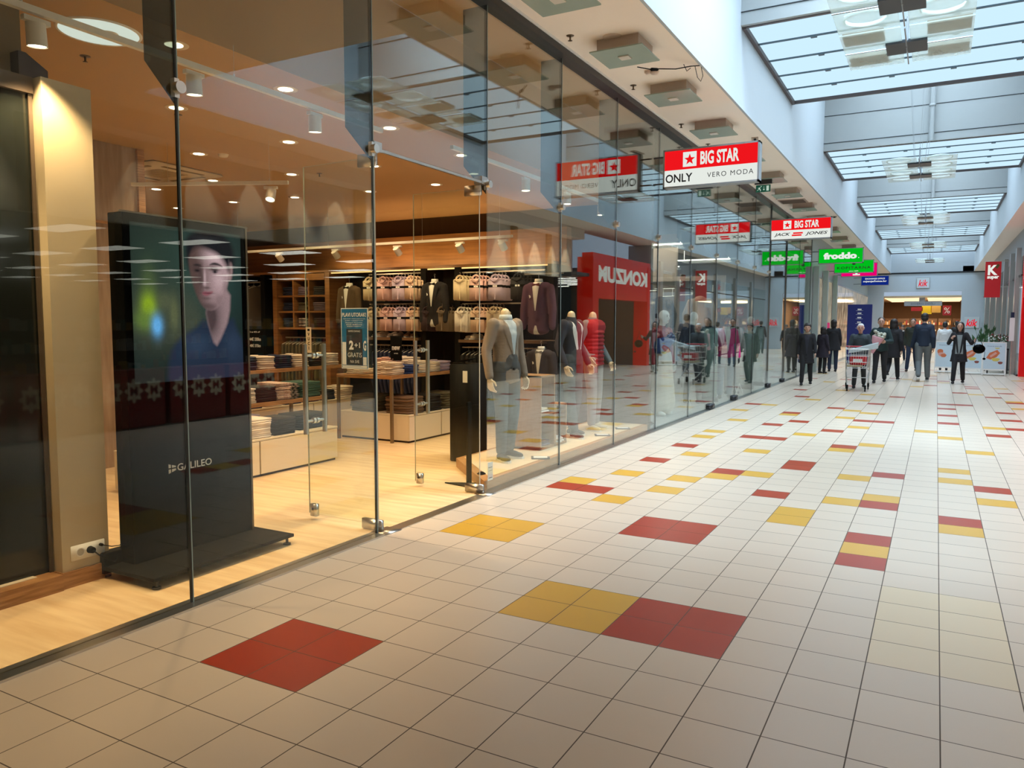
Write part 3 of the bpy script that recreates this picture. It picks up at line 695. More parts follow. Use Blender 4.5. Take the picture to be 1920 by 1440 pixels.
    base = np.array([.075, .042, .038]) * (1 - lit[..., None]) + np.array([.36, .235, .25]) * lit[..., None]
    img = img * (1 - fm[..., None]) + base * fm[..., None]
    sh = lambda cx, cz, rx, rz, a, col=(.06, .035, .035): over(fm * np.clip(g(cx, cz, rx, rz) * 1.25, 0, 1) * a, col)
    hi = lambda cx, cz, rx, rz, a, col=(.50, .35, .37): over(fm * np.clip(g(cx, cz, rx, rz), 0, 1) * a, col)
    hi(.66, 2.0, .08, .05, .7); hi(.70, 1.85, .05, .04, .6); hi(.578, 1.86, .010, .06, .8); hi(.572, 1.822, .014, .012, .7)
    sh(.545, 1.86, .022, .07, .8); sh(.525, 1.93, .035, .02, .8); sh(.655, 1.925, .045, .020, .75); sh(.60, 1.665, .10, .035, .75); sh(.70, 1.72, .05, .04, .45); sh(.75, 1.79, .025, .07, .4); sh(.59, 1.795, .028, .008, .7); sh(.585, 1.725, .04, .010, .55)
    over(fm * inside(sm([(.612, 1.945), (.65, 1.968), (.70, 1.962), (.735, 1.935), (.70, 1.948), (.65, 1.950)], 1), .006), (.012, .010, .012))
    over(fm * inside(sm([(.485, 1.938), (.52, 1.950), (.560, 1.940), (.52, 1.934)], 1), .006), (.012, .010, .012))
    over(fm * inside(sm([(.63, 1.903), (.66, 1.918), (.695, 1.908), (.665, 1.893)], 1), .005), (.14, .10, .11)); sh(.662, 1.905, .012, .010, 1.0, (.008, .006, .008)); sh(.662, 1.918, .030, .004, .9, (.02, .012, .014))
    sh(.520, 1.905, .022, .009, 1.0, (.012, .008, .010))
    over(fm * inside(sm([(.548, 1.758), (.575, 1.772), (.600, 1.768), (.650, 1.776), (.618, 1.750), (.580, 1.740)], 1), .007), (.22, .065, .085)); sh(.60, 1.760, .045, .003, .8, (.05, .015, .02))
    fringe = sm([(.44, 2.10), (.455, 1.99), (.475, 2.03), (.53, 2.065), (.62, 2.045), (.70, 2.02), (.755, 1.96), (.775, 1.90), (.79, 1.95), (.80, 2.06), (.74, 2.15), (.60, 2.17), (.48, 2.14)])
    over(np.clip(inside(fringe, .020), 0, 1), (.006, .006, .009)); over(np.clip(g(.60, 2.11, .10, .02), 0, 1) * .25, (.05, .05, .06))
    img *= (1 + .05 * rng.randn(*U.shape)[..., None])
    me = bpy.data.meshes.new('portrait')
    vs = [tuple(F @ Vector((float(u_), float(z_), .0016))) for u_, z_ in zip(U.ravel(), Z.ravel())]
    fs = [(r_ * nx + c_, r_ * nx + c_ + 1, (r_ + 1) * nx + c_ + 1, (r_ + 1) * nx + c_) for r_ in range(nz - 1) for c_ in range(nx - 1)]
    me.from_pydata(vs, [], fs); me.update()
    at = me.color_attributes.new('picture', 'FLOAT_COLOR', 'POINT')
    col = np.concatenate([np.clip(img, 0, 1), np.ones(U.shape + (1,))], 2).reshape(-1).astype(np.float32); at.data.foreach_set('color', col)
    return me
pmat = bpy.data.materials.new('screen_picture'); pmat.use_nodes = True; nt_p = pmat.node_tree
va = nt_p.nodes.new('ShaderNodeVertexColor'); va.layer_name = 'picture'; pbs = nt_p.nodes['Principled BSDF']; pbs.inputs['Base Color'].default_value = (.004, .004, .004, 1); pbs.inputs['Roughness'].default_value = .15; pbs.inputs['Specular IOR Level'].default_value = .1
nt_p.links.new(va.outputs[0], pbs.inputs['Emission Color']); pbs.inputs['Emission Strength'].default_value = 1.25
link('portrait', portrait_mesh(), pmat, scr)
b = MB(); add_text(b, 'GALILEO', F, .455, .632, .27, .046, 0, bold=.012)
poly(b, F, [(.255, .600), (.31, .617), (.31, .628), (.255, .628)], 0, .004); poly(b, F, [(.255, .636), (.31, .636), (.31, .645), (.255, .662)], 0, .004)
rect(b, F, .272, .279, .60, .66, 1, .0046)
b.build('lettering', [mat('silver_print', (0.62, 0.58, 0.52), 0.4), M_gloss], tt)
# clad column with sockets, wooden skirting, dark display case and cable
b = MB(); b.box(-1.5, -0.90, 0.27, 0.56, 0.10, 2.93); b.box(-1.5, -0.885, 0.262, 0.56, 0.0, 0.10, 1); b.box(-1.5, -1.02, .561, .60, 0, 2.3, 1); struct('wall_column', b, [mat('cream_column_laminate', (0.50, 0.41, 0.27), 0.45, var=.03), M_wood])
b = MB(); b.box(-1.9, -1.06, -1.6, 0.262, 0.0, 3.45); struct('wall_column_core', b, mat('grey_brown_plaster', (0.20, 0.15, 0.09), 0.7))
sk_ = thing('wall_socket', 'white double wall socket plate low on the cream column', 'wall socket', (0, 0, 0))
F2 = FE((-0.90, 0.30, 0)); b = MB(); b.rbox(-0.9, -0.892, 0.32, 0.53, 0.155, 0.245, .003); b.build('plate', M_white, sk_)
b = MB(); b.cyl((-.893, .375, .20), (-.889, .375, .20), .026, n=20); b.cyl((-.8895, .375, .20), (-.8885, .375, .20), .021, n=20, mi=1); b.build('outlet', [M_white, mat('socket_recess', (.45, .42, .36), .6)], sk_)
pl = thing('power_plug', 'black power plug and cable running from the column socket to the totem', 'power cable', (0, 0, 0))
b = MB(); b.cyl((-.892, .435, .20), (-.86, .435, .20), .022, .018, 16); b.tube([(-.862, .435, .20), (-.82, .45, .17), (-.80, .50, .13), (-.84, .56, .10), (-.88, .60, .12)], .004); b.build('cable', M_black, pl)
b = MB(); b.cyl((-.892, .50, .215), (-.872, .50, .215), .009, n=12); b.tube([(-.874, .50, .215), (-.84, .54, .20), (-.85, .60, .19), (-.88, .64, .2)], .003); b.build('thin_cable', M_black, pl)
dc = thing('display_case', 'tall dark glass display case at the very left of the shop', 'display case', (0, 0, 0))
b = MB(); b.box(-1.06, -0.99, -1.5, 0.262, 0.10, 2.86); b.build('glass_front', mat('smoked_black_glass', (0.010, 0.012, 0.010), 0.08, spec=.35), dc)
b = MB(); b.box(-1.07, -0.96, -1.5, 0.262, 2.84, 2.93); b.box(-0.985, -0.975, .24, .262, .1, 2.86); b.build('frame', mat('dark_brown_frame', (.07, .05, .035), .4), dc)
b = MB(); b.box(-1.5, -0.87, -1.5, 0.255, 0.004, 0.10); b.box(-1.3, -0.95, -1.5, 0.15, 0.10, 0.104, 1); b.build('plinth', [M_wood, M_cream], dc)
dm = thing('portable_lamp', 'small dark lamp body standing on top of the cream column', 'lamp', (0, 0, 0))
b = MB(); b.prism([(0, 0), (.16, 0), (.16, .06), (.04, .13), (0, .13)], .12, frame((-1.1, .20, 2.933), (0, 1, 0), (0, 0, 1))); b.build('casing', mat('purple_black_plastic', (.02, .012, .022), .4), dm)
dm.location = (0, -.0, 0)

# ---- low cabinets and display tables
M_plinth = mat('dark_brown_plinth', (0.03, 0.015, 0.008), 0.8)  # dark brown of the cabinet plinths
def low_cabinet(x0, x1, y0, y1, h, label, nd=2):
    c = thing('low_cabinet', label, 'cabinet', (0, 0, 0))
    b = MB(); b.box(x0 + .015, x1 - .03, y0 + .015, y1 - .015, 0.004, 0.03); b.build('plinth', M_plinth, c)
    b = MB(); b.box(x0, x1 - 0.02, y0, y1, 0.03, h - 0.02); b.build('body', M_cream, c)
    b = MB(); b.box(x0 - .002, x1, y0 - .002, y1 + .002, h - 0.018, h); b.build('top_panel', M_cream, c, bev=.002)
    st = (y1 - y0) / nd
    for k in range(nd):
        b = MB(); b.box(x1 - .018, x1, y0 + k * st + (.010 if k else 0), y0 + (k + 1) * st - .010, 0.032, h - 0.024); b.build('door', M_cream, c)
    for k in range(1, nd):
        b = MB(); b.box(x1 - .019, x1 - .010, y0 + k * st - .012, y0 + k * st + .012, .032, h - .024)
        b.build('divider_strip', mat('bronze_strip', (.25, .19, .12), .35, .7), c)
    return c
def frame_table(x0, x1, y0, y1, h, label):
    c = thing('display_table', label, 'table', (0, 0, 0))
    b = MB(); b.box(x0, x1, y0, y1, h - .045, h); b.build('table_top', M_wood, c, bev=.003)
    for (x, y) in ((x0, y0), (x1, y0), (x0, y1), (x1, y1)):
        sx = .035 if x == x0 else -.035; sy = .035 if y == y0 else -.035
        b = MB(); b.box(min(x, x + sx), max(x, x + sx), min(y, y + sy), max(y, y + sy), 0.004, h - .046); b.build('leg', mat('bronze_leg', (0.24, 0.17, 0.10), 0.35, 0.5), c)
    return c
low_cabinet(-3.05, -2.42, 2.05, 4.36, .39, 'long low cream cabinet with two doors just inside the entrance')
frame_table(-3.75, -3.13, 2.9, 4.98, .66, 'walnut topped display table of folded T-shirts behind the low entrance cabinet')
low_cabinet(-4.9, -3.85, 3.3, 6.6, .49, 'cream cabinet carrying shirt stacks behind the T-shirt table', 3)
frame_table(-5.05, -4.35, 4.6, 6.75, .93, 'walnut display table of shirt stacks at the back left of the shop')
low_cabinet(-3.58, -2.41, 5.72, 7.19, .37, 'low cream cabinet under the shirt table opposite the open door', 2)
frame_table(-3.53, -2.60, 5.60, 7.05, .88, 'walnut and bronze display table with shirt stacks seen through the open door')

# ---- folded clothes
FOLD = {}
def fold_mesh(w, d, h, m, kind, seed=0):
    key = (round(w, 3), round(d, 3), round(h, 3), m.name, kind)
    if key in FOLD: return FOLD[key]
    rnd = random.Random(hash(key[:3]) & 255)
    b = MB(); b.rbox(-w / 2, w / 2, -d / 2, d / 2, 0, h * .97, min(h * .42, .012), seg=2)
    V2 = []
    for (x, y, z) in b.v:
        z2 = z + .10 * h * math.sin(9 * x + 3) * math.sin(8 * y + 1); x2 = x * (1 + .02 * math.sin(14 * y + z * 40)); V2.append((x2, y * (1 + .02 * math.sin(12 * x)), z2))
    b.v = V2
    if kind == 'shirt':      # a stand collar and placket on top
        b.lathe([(.055, 0), (.062, .006), (.050, .018), (.046, .016), (.050, .004)], (0, -d * .30, h * .9), 16)
        b.box(-.012, .012, -d * .22, d * .48, h * .9, h * 1.02)
    me = b.mesh('folded'); FOLD[key] = me; me.materials.append(m)
    return me
def folded(x, y, z, w, d, h, n, m, label, kind='tee', rz=0.0, name='folded_shirt', cat='folded clothes', group=None, jit=.011):
    """a stack of n separate folded garments"""
    me = fold_mesh(w, d, h, m, 'tee' if kind == 'tee' else kind)
    met = fold_mesh(w, d, h, m, kind)
    first = None
    for k in range(n):
        o = bpy.data.objects.new(name, met if (k == n - 1) else me) if first is None or k == n - 1 else first.copy()
        sc.collection.objects.link(o)
        o.location = (x + random.uniform(-jit, jit), y + random.uniform(-jit, jit), z + k * h)
        o.rotation_euler = (0, 0, rz + random.uniform(-.075, .075))
        tag(o, label, cat, group or label.split(' in the ')[-1][:60])
        if first is None: first = o
C = lambda n, c, **k: mat(n, c, 0.9, var=k.pop('var', .08), scale=30, **k)
c_white = C('white_cotton', (0.80, 0.70, 0.60)); c_offw = C('off_white_cotton', (0.74, 0.62, 0.50)); c_dark = C('charcoal_jersey', (0.022, 0.022, 0.024)); c_black = C('black_jersey', (0.010, 0.010, 0.012))
c_navy = C('navy_cotton', (0.015, 0.022, 0.06)); c_blue = C('royal_blue_cotton', (0.02, 0.045, 0.17)); c_pink = C('rose_cotton', (0.60, 0.36, 0.30)); c_lil = C('lilac_cotton', (0.45, 0.36, 0.48)); c_green = C('sea_green_cotton', (0.045, 0.11, 0.09))
c_red = C('burgundy_cotton', (0.12, 0.012, 0.015)); c_khaki = C('khaki_twill', (0.16, 0.12, 0.055)); c_jean = C('brown_denim', (0.17, 0.10, 0.06)); c_camo = mat('dark_patterned_cotton', (0.02, 0.02, 0.022), .9, col2=(.6, .5, .42), scale=28)
c_stripe = mat('pink_striped_cotton', (0.62, 0.38, 0.32), .9, col2=(.75, .62, .52), scale=40); c_mauve = C('greyed_mauve_cotton', (.16, .12, .16)); c_ol = C('olive_denim', (.10, .085, .05))
S1 = 'stack on the low entrance cabinet'
folded(-2.60, 3.27, .39, .30, .26, .020, 10, c_white, 'white folded T-shirt in the front corner stack on the low entrance cabinet', group='white T-shirts, ' + S1)
folded(-2.60, 3.60, .39, .30, .28, .020, 9, c_dark, 'charcoal folded T-shirt in the stack beside the white ones on the low entrance cabinet', group='charcoal T-shirts, ' + S1)
folded(-2.60, 2.95, .39, .30, .26, .022, 8, c_camo, 'patterned folded T-shirt in the stack at the left of the low entrance cabinet', group='patterned T-shirts, ' + S1)
folded(-2.70, 4.09, .39, .34, .44, .021, 8, c_black, 'black folded jumper in the wide stack at the far end of the low entrance cabinet', group='black jumpers, ' + S1, name='folded_jumper')
folded(-2.90, 3.40, .39, .26, .30, .025, 8, c_mauve, 'dark mauve folded top in the rear stack on the low entrance cabinet', group='mauve tops, ' + S1)
T2_ = 'on the T-shirt table'
for (y, w, m, n, t) in ((3.72, .24, c_white, 11, 'white'), (4.01, .29, c_black, 11, 'black'), (4.28, .20, c_stripe, 13, 'pink striped'), (4.45, .12, c_camo, 12, 'black and white patterned'), (4.71, .34, c_green, 12, 'sea green')):
    folded(-3.33, y, .66, .36, w, .0155, n, m, '%s folded T-shirt in the stack on the walnut T-shirt table' % t, group='%s T-shirts %s' % (t, T2_))
for (y, m, n, t) in ((4.50, c_navy, 6, 'navy'), (4.84, c_offw, 6, 'off-white'), (5.18, c_navy, 5, 'dark blue'), (5.52, c_red, 5, 'burgundy'), (5.85, c_black, 5, 'black'), (6.22, c_offw, 6, 'ivory')):
    folded(-4.04, y, .49, .30, .27, .028, n, m, '%s folded shirt in a stack on the cream cabinet behind the T-shirt table' % t, 'shirt', group='%s shirts on the rear cream cabinet' % t)
for (y, m, n, t) in ((4.92, c_navy, 6, 'navy'), (5.24, c_white, 6, 'white'), (5.56, c_navy, 6, 'dark navy'), (5.88, c_offw, 6, 'off-white'), (6.20, c_black, 5, 'black'), (6.52, c_white, 6, 'pale')):
    folded(-4.58, y, .93, .32, .28, .030, n, m, '%s folded dress shirt in the row of stacks on the back left walnut table' % t, 'shirt', group='%s dress shirts on the back left table' % t)
for (x, y, m, n, t) in ((-3.28, 5.83, c_offw, 3, 'cream'), (-2.84, 5.84, c_offw, 7, 'off-white'), (-2.80, 6.12, c_blue, 5, 'royal blue'), (-2.80, 6.38, c_white, 7, 'white'), (-2.80, 6.64, c_offw, 6, 'pale cream'), (-2.80, 6.90, c_lil, 6, 'lilac grey'), (-3.22, 6.35, c_pink, 8, 'rose'), (-3.22, 6.75, c_white, 8, 'bright white')):
    folded(x, y, .88, .34, .25, .024, n, m, '%s folded dress shirt in the stack on the walnut table opposite the open door' % t, 'shirt', group='%s dress shirts on the doorway table' % t)
for (x, y, w, m, n, t) in ((-3.25, 5.95, .36, c_khaki, 7, 'khaki'), (-2.66, 5.95, .34, c_jean, 7, 'brown'), (-2.64, 6.36, .30, c_black, 7, 'black'), (-2.64, 6.78, .36, c_ol, 7, 'olive')):
    folded(x, y, .37, .40, w, .032, n, m, '%s folded pair of trousers in the stack on the low cabinet under the doorway table' % t, group='%s trousers under the doorway table' % t, name='folded_trousers')
# ---- table-top cards
def card_stand(x, y, z, w, h, lines, label, stem=.25, rz=0.25):
    c = thing('sign_card', label, 'sign', (x, y, z), rz)
    b = MB(); b.rbox(-.07, .07, -.05, .05, 0, .006, .002); b.build('base', M_steel, c)
    b = MB(); b.cyl((0, 0, .006), (0, 0, stem), .007); b.build('stem', M_steel, c)
    b = MB(); b.box(-w / 2, w / 2, -.004, .004, stem, stem + h)
    F = FS((0, -.004, stem))
    for (s_, cy, tw, th, bo) in lines: add_text(b, s_, F, 0, cy, tw, th, 1, bold=bo, z=.001)
    b.build('card', [M_black, M_white], c)
card_stand(-3.02, 6.25, .88 + .15, .17, .34, (('new', .17, .12, .055, .03), ('arrivals', .10, .06, .02, .02)), 'black card reading new arrivals standing on the doorway shirt table', .16)
card_stand(-4.78, 5.36, .93 + .17, .24, .42, (('2 za 40% off', .34, .16, .022, .02), ('44€ 330kn', .24, .18, .05, .03), ('48€ 375kn', .15, .17, .045, .03)), 'black price card on the back left shirt table', .16)
bx = [o for o in sc.collection.objects if o.name.startswith('sign_card')]
for o in bx: o.location.z -= .165 if o.location.x < -4 else .145
# poster and pull strip on the open glass door leaf
po = thing('poster', 'blue poster PLAVI UTORAK 2+1 GRATIS hung on the open glass door', 'poster', (-0.07, 2.17, 0), R(-3))
F = FS((-0.355, -0.012, 1.22)); b = MB(); rect(b, F, 0, .27, 0, .455, 1, 0, .003); rect(b, F, .006, .264, .006, .449, 0, .0035)
rect(b, F, .055, .215, .03, .30, 2, .0045); rect(b, F, .012, .05, .03, .20, 1, .0042); rect(b, F, .012, .258, .008, .026, 1, .0044); rect(b, F, .22, .255, .03, .09, 1, .0042)
rect(b, F, .02, .20, .019, .021, 0, .006)
add_text(b, 'PLAVI UTORAK!', F, .135, .405, .24, .030, 1, .02, .0055)
for i, (w_) in enumerate((.22, .18)): add_text(b, 'Svaki utorak u mjesecu popust na sve' if i == 0 else 'artikle u nasoj trgovini', F, .135, .375 - .014 * i, w_, .008, 1, .02, .0055)
for i, (w_) in enumerate((.17, .16, .14)): add_text(b, ('Kupnjom dva artikla', 'treci dobivate', 'potpuno besplatno')[i], F, .135, .345 - .013 * i, w_, .008, 1, .02, .0055)
add_text(b, 'SAMO DANAS', F, .135, .283, .12, .013, 1, .0, .0065); add_text(b, '2', F, .105, .178, .045, .068, 1, .05, .0065); add_text(b, '+1', F, .165, .178, .055, .04, 1, .02, .0065)
add_text(b, 'GRATIS', F, .138, .105, .14, .034, 1, .0, .0065); add_text(b, 'NA SVE', F, .138, .055, .09, .022, 1, .0, .0065); add_text(b, 'G', F, .240, .175, .03, .075, 1, .04, .0065)
b.build('print', [mat('poster_blue', (0.012, 0.14, 0.32), .5), mat('poster_white', (.75, .78, .80), .5), mat('poster_slate', (.03, .04, .05), .5)], po)
st = thing('pull_sticker', 'narrow cream strip lettered VUCI down the edge of the glass door', 'sticker', (-0.07, 2.17, 0), R(-3))
F = FS((-.735, -.0085, 1.33)); b = MB(); rect(b, F, 0, .055, 0, .20, 0, 0, .001)
for i, ch in enumerate('VUCI'): add_text(b, ch, F, .0275, .145 - .036 * i, .022 if ch != 'I' else .007, .026, 1, .05, .002)
rect(b, F, .015, .04, .170, .188, 1, .002); b.build('print', [mat('sticker_cream', (.6, .48, .34), .5), M_black], st)
# ---------------------------------------------------------------- track lights and ceiling things in the shop
def track(x0, y0, x1, y1, z, label, wires):
    t = thing('light_track', label, 'light track', (0, 0, 0))
    d = Vector((x1 - x0, y1 - y0, 0)); L = d.length; M = frame((x0, y0, z), d, (0, 0, 1))
    b = MB(); b.box(0, L, -.018, .018, -.018, .018, 0, M); b.build('rail', M_lampbody, t)
    b = MB()
    for w in wires: p = M @ Vector((w, .018, 0)); b.cyl(p, (p.x, p.y, ZS), .0015, n=6); b.cyl(p, p + Vector((0, 0, .02)), .006, n=8)
    b.build('suspension_wire', M_steel, t)
    return t
def spotlamp(x, y, z, tgt, label, group, on=True, power=40, cone=R(80), ax=(1, 0, 0)):
    s = thing('track_spotlight', label, 'spotlight', (x, y, z), 0, group)
    d = (Vector(tgt) - Vector((x, y, z - .1))).normalized()
    b = MB(); b.box(-.07, .07, -.018, .018, -.045, -.019, 0, frame((0, 0, 0), ax, Vector((0, 0, 1)).cross(Vector(ax)))); b.build('adapter', M_lampbody, s)
    c = Vector((0, 0, -.10)); 
    b = MB(); b.cyl((0, 0, -.045), (0, 0, -.08), .012); b.build('joint', M_lampbody, s)
    b = MB(); b.cyl(c - d * .055, c + d * .065, .048, .050, 20, cap=False); b.cyl(c - d * .055, c - d * .054, .048, .048, 20); b.cyl(c + d * .060, c + d * .0605, .049, .049, 20, 1); b.build('lamp_head', [M_lampbody, mat('lamp_inner', (.3, .25, .18), .4)], s)
    b = MB(); b.cyl(c + d * .0606, c + d * .0612, .043, .043, 20); b.build('lamp_face', M_bulb if on else mat('unlit_reflector', (.5, .45, .38), .3), s)
    if power: spot('spotlight_beam', Vector((x, y, z)) + c + d * .075, Vector((x, y, z)) + c + d * 3, power, cone, WARM, .6, .03)
    return s
track(-.75, -1.5, -.75, 3.1, 3.22, 'long white light track above the window display', (.3, 1.6, 3.0, 4.3))
for k, y in enumerate((-.6, 0.17, 1.17, 2.28)):
    spotlamp(-.75, y, 3.20, (-.95, y + .25, 0), 'lit white spotlight on the window track, %s' % ('out at its near end', 'above the display case', 'above the totem', 'beside the door')[k], 'spotlights on the window track', power=130, cone=R(100), ax=(0, 1, 0))
track(-.55, 3.9, -.55, 8.1, 3.22, 'white light track above the mannequins', (.4, 2, 3.8))
for k, y in enumerate((4.3, 5.4, 6.5, 7.6)): spotlamp(-.55, y, 3.20, (-.5, y - .1, 0), 'lit white spotlight over the mannequins, lamp %s from the door' % ('first', 'second', 'third', 'fourth')[k], 'spotlights over the mannequins', power=105, cone=R(85), ax=(0, 1, 0))
track(-4.0, 3.0, -2.45, 3.7, 3.02, 'short white light track below the air conditioner', (.4, 1.5))
spotlamp(-2.62, 3.62, 3.0, (-2.2, 2.6, 0.3), 'lit white spotlight at the end of the short track', 'spotlight on the short track', power=60, ax=(.9, .4, 0))
track(-7.3, 7.0, -1.6, 7.0, 2.75, 'long thin white light track in front of the shirt wall', (.4, 2.4, 4.2, 5.5))
for k, x in enumerate((-5.95, -4.75, -3.55, -2.45, -1.75)):
    spotlamp(x, 7.0, 2.73, (x + .1, 8.1, 1.5), 'white spotlight aimed at the shirt wall, number %s along the track' % ('one', 'two', 'three', 'four', 'five')[k], 'spotlights on the shirt wall track', on=False, power=22, cone=R(110))
o = thing('disc_light', 'large flat round white disc light in the shop ceiling', 'ceiling light', (-1.32, 0.91, ZS - .002))
b = MB(); b.lathe([(0, -.006), (.235, -.006), (.24, 0)], n=40); b.build('diffuser', emit('disc_glow', (0.92, 1.0, 0.88), .75), o)
b = MB(); b.lathe([(.236, -.0065), (.25, -.008), (.255, 0)], n=40); b.build('rim', M_white, o)
ac = thing('air_conditioner', 'square ceiling cassette air conditioner with vent slots', 'air conditioner', (-5.05, 4.15, ZS - .001), R(2))
b = MB(); b.rbox(-.52, .52, -.52, .52, -.03, 0, .012); b.build('panel', mat('ac_panel', (.72, .58, .40), .5), ac)
b = MB()
for k in range(9): b.box(-.24, .24, -.22 + .05 * k, -.195 + .05 * k, -.036, -.0302)
b.build('grille', mat('ac_grille', (.55, .42, .27), .6), ac)
for k in range(4):
    b = MB(); b.box(-.3, .3, .37, .43, -.034, -.0302, 0, Matrix.Rotation(k * PI / 2, 4, 'Z')); b.build('vent_slot', mat('ac_slot', (.22, .15, .08), .7), ac)
for (x, y, w) in ((-3.6, 3.85, 'left of the round downlights'), (-1.3, .95, 'by the disc light')):
    d = thing('smoke_detector', 'small round detector on the shop ceiling %s' % w, 'detector', (x + .02, y, ZS))
    b = MB(); b.lathe([(0, -.035), (.045, -.03), (.055, -.012), (.06, 0)], n=20); b.build('body', M_trim, d)
for i, (x, y) in enumerate(((-1.85, 1.15), (-2.6, 2.5), (-3.4, 5.2), (-1.1, 4.9))):
    d = thing('sprinkler', 'small sprinkler head in the shop ceiling', 'sprinkler', (x, y, ZS), group='sprinkler heads in the shop ceiling')
    b = MB(); b.lathe([(0, -.004), (.035, -.003), (.036, 0)], n=16); b.cyl((0, 0, -.004), (0, 0, -.04), .007); b.lathe([(0, -.042), (.018, -.040), (0, -.038)], n=12); b.build('head', mat('dark_bronze', (.10, .06, .03), .4, .5), d)

# ---------------------------------------------------------------- shirt wall: shelving bays on the far wall
YW = 8.2
wu = thing('wall_shelving', 'honey wood panelled wall with black bays for hanging shirts', 'shelving', (0, 0, 0))
b = MB(); b.box(-8.6, -1.35, YW + .03, YB - .003, 2.42, 3.0); b.build('wood_fascia', M_woodh, wu)
b = MB(); b.box(-8.6, -1.35, YW + .05, YB - .003, 0.004, 2.42); b.build('back_panel', M_black, wu)
for x in (-7.15, -6.85, -5.62, -1.38, -3.62, -2.98):
    m = M_wood if x in (-6.85, -5.62) else M_black
    b = MB(); b.box(x - .05, x + .05, 7.75, YW + .049, 0.004, 2.42); b.build('upright', M_woodh if m is M_wood else m, wu)
b = MB(); b.box(-8.6, -1.33, 7.74, YW + .049, 2.421, 2.46); b.build('top_board', M_woodh, wu)
b = MB(); b.box(-5.60, -1.42, 7.80, 7.81, 2.40, 2.419); b.build('led_strip', emit('warm_led', (1.0, .55, .2), 2.0), wu)
for k, x in enumerate((-5.3, -4.2, -3.2, -2.1)):
    l = bpy.data.lights.new('led_glow', 'AREA'); l.energy = 5; l.size = .9; l.size_y = .04; l.shape = 'RECTANGLE'; l.color = (1, .62, .28)
    lo = bpy.data.objects.new('led_glow', l); sc.collection.objects.link(lo); lo.location = (x, 7.95, 2.50); lo.rotation_euler = (PI - .5, 0, 0)
# cube shelf
cs = thing('cube_shelf', 'honey wood shelf unit of nine open cubes on the shirt wall', 'shelf', (0, 0, 0))
X0, X1, Z0, Z1 = -6.78, -5.69, 1.48, 2.30
b = MB(); b.box(X0, X1, 7.76, YW + .02, Z1, Z1 + .11); b.box(X0, X1, 7.76, YW + .02, Z0 - .035, Z0); b.build('carcass', M_woodh, cs)
for k in range(1, 3): b = MB(); x = X0 + (X1 - X0) * k / 3; b.box(x - .014, x + .014, 7.76, YW + .02, Z0, Z1); b.build('divider', M_woodh, cs)
for k in range(1, 3): b = MB(); z = Z0 + (Z1 - Z0) * k / 3; b.box(X0, X1, 7.765, YW + .02, z - .014, z + .014); b.build('shelf_board', M_woodh, cs)
cm = [c_navy, c_mauve, c_dark, c_navy, c_ol, c_mauve, c_navy, c_camo, c_dark]; ct = ['navy', 'mauve', 'charcoal', 'dark blue', 'olive', 'grey mauve', 'deep navy', 'black and white patterned', 'dark grey']
for k in range(9):
    i, j = k % 3, k // 3
    folded(X0 + (i + .5) * (X1 - X0) / 3, 7.96, Z1 - (j + 1) * (Z1 - Z0) / 3 + .0145, .27, .30, .030, 5, cm[k], '%s folded knitwear in the %s %s cube of the wooden shelf' % (ct[k], ('top', 'middle', 'bottom')[j], ('left', 'centre', 'right')[i]), group='%s knitwear in a shelf cube' % ct[k], name='folded_jumper')
# rails
def rail(x0, x1, y, z, label):
    t = thing('clothes_rail', label, 'rail', (0, 0, 0)); b = MB(); b.box(x0, x1, y - .012, y + .012, z - .010, z + .010); b.build('bar', mat('pale_metal_bar', (.62, .56, .48), .35, .6), t)
    for x in (x0 + .05, x1 - .05):
        b = MB(); b.box(x - .008, x + .008, y, YW + .05, z - .008, z + .008); b.build('bracket', M_steel, t)
rail(-4.75, -3.70, 7.82, 2.36, 'upper pale metal rail of packaged shirts in the centre bay'); rail(-4.75, -3.70, 7.82, 1.87, 'lower pale metal rail of packaged shirts in the centre bay')
rail(-2.93, -1.50, 7.82, 2.34, 'upper pale metal rail of packaged shirts in the right-hand bay'); rail(-2.93, -1.50, 7.82, 1.86, 'lower pale metal rail of packaged shirts in the right-hand bay')
rail(-4.75, -3.70, 7.82, 1.20, 'low rail of hanging jackets under the centre shirts'); rail(-2.93, -1.50, 7.82, 1.19, 'low rail of hanging jackets under the right-hand shirts')
rail(-6.75, -5.7, 7.90, 1.30, 'low rail of hanging trousers under the wooden cubes'); rail(-8.4, -7.2, 7.9, 2.30, 'closet rail of long coats at the left of the shirt wall')
# packaged shirts on hooks
def pack_shirt(m, label, group, band=True):
    s = thing('packaged_shirt', label, 'shirt', (0, 0, 0), 0, group)
    b = MB(); b.rbox(-.112, .112, -.012, .012, -.37, -.05, .010)
    b.cap((-.08, 0, -.07), (.08, 0, -.07), .022, .022, 8); b.box(-.006, .006, -.016, -.011, -.36, -.09)
    b.build('shirt_body', m, s)
    b = MB(); M = Matrix.Translation((0, -.006, -.055)) @ Matrix.Rotation(R(62), 4, 'X')
    b.lathe([(.050, 0), (.068, .012), (.060, .034), (.052, .034), (.046, .006)], n=18, M=M); b.build('collar', m, s)
    b = MB(); b.tube([(0, 0, -.03), (0, 0, .02), (.012, 0, .035), (0, 0, .05), (-.010, 0, .042)], .003, 6); b.build('hook', M_steel, s)
    if band:
        b = MB(); b.box(-.114, .114, -.0145, .0145, -.185, -.150); b.box(-.035, .035, -.0155, -.0146, -.18, -.155, 1); b.build('paper_band', [M_black, M_white], s)
    return s
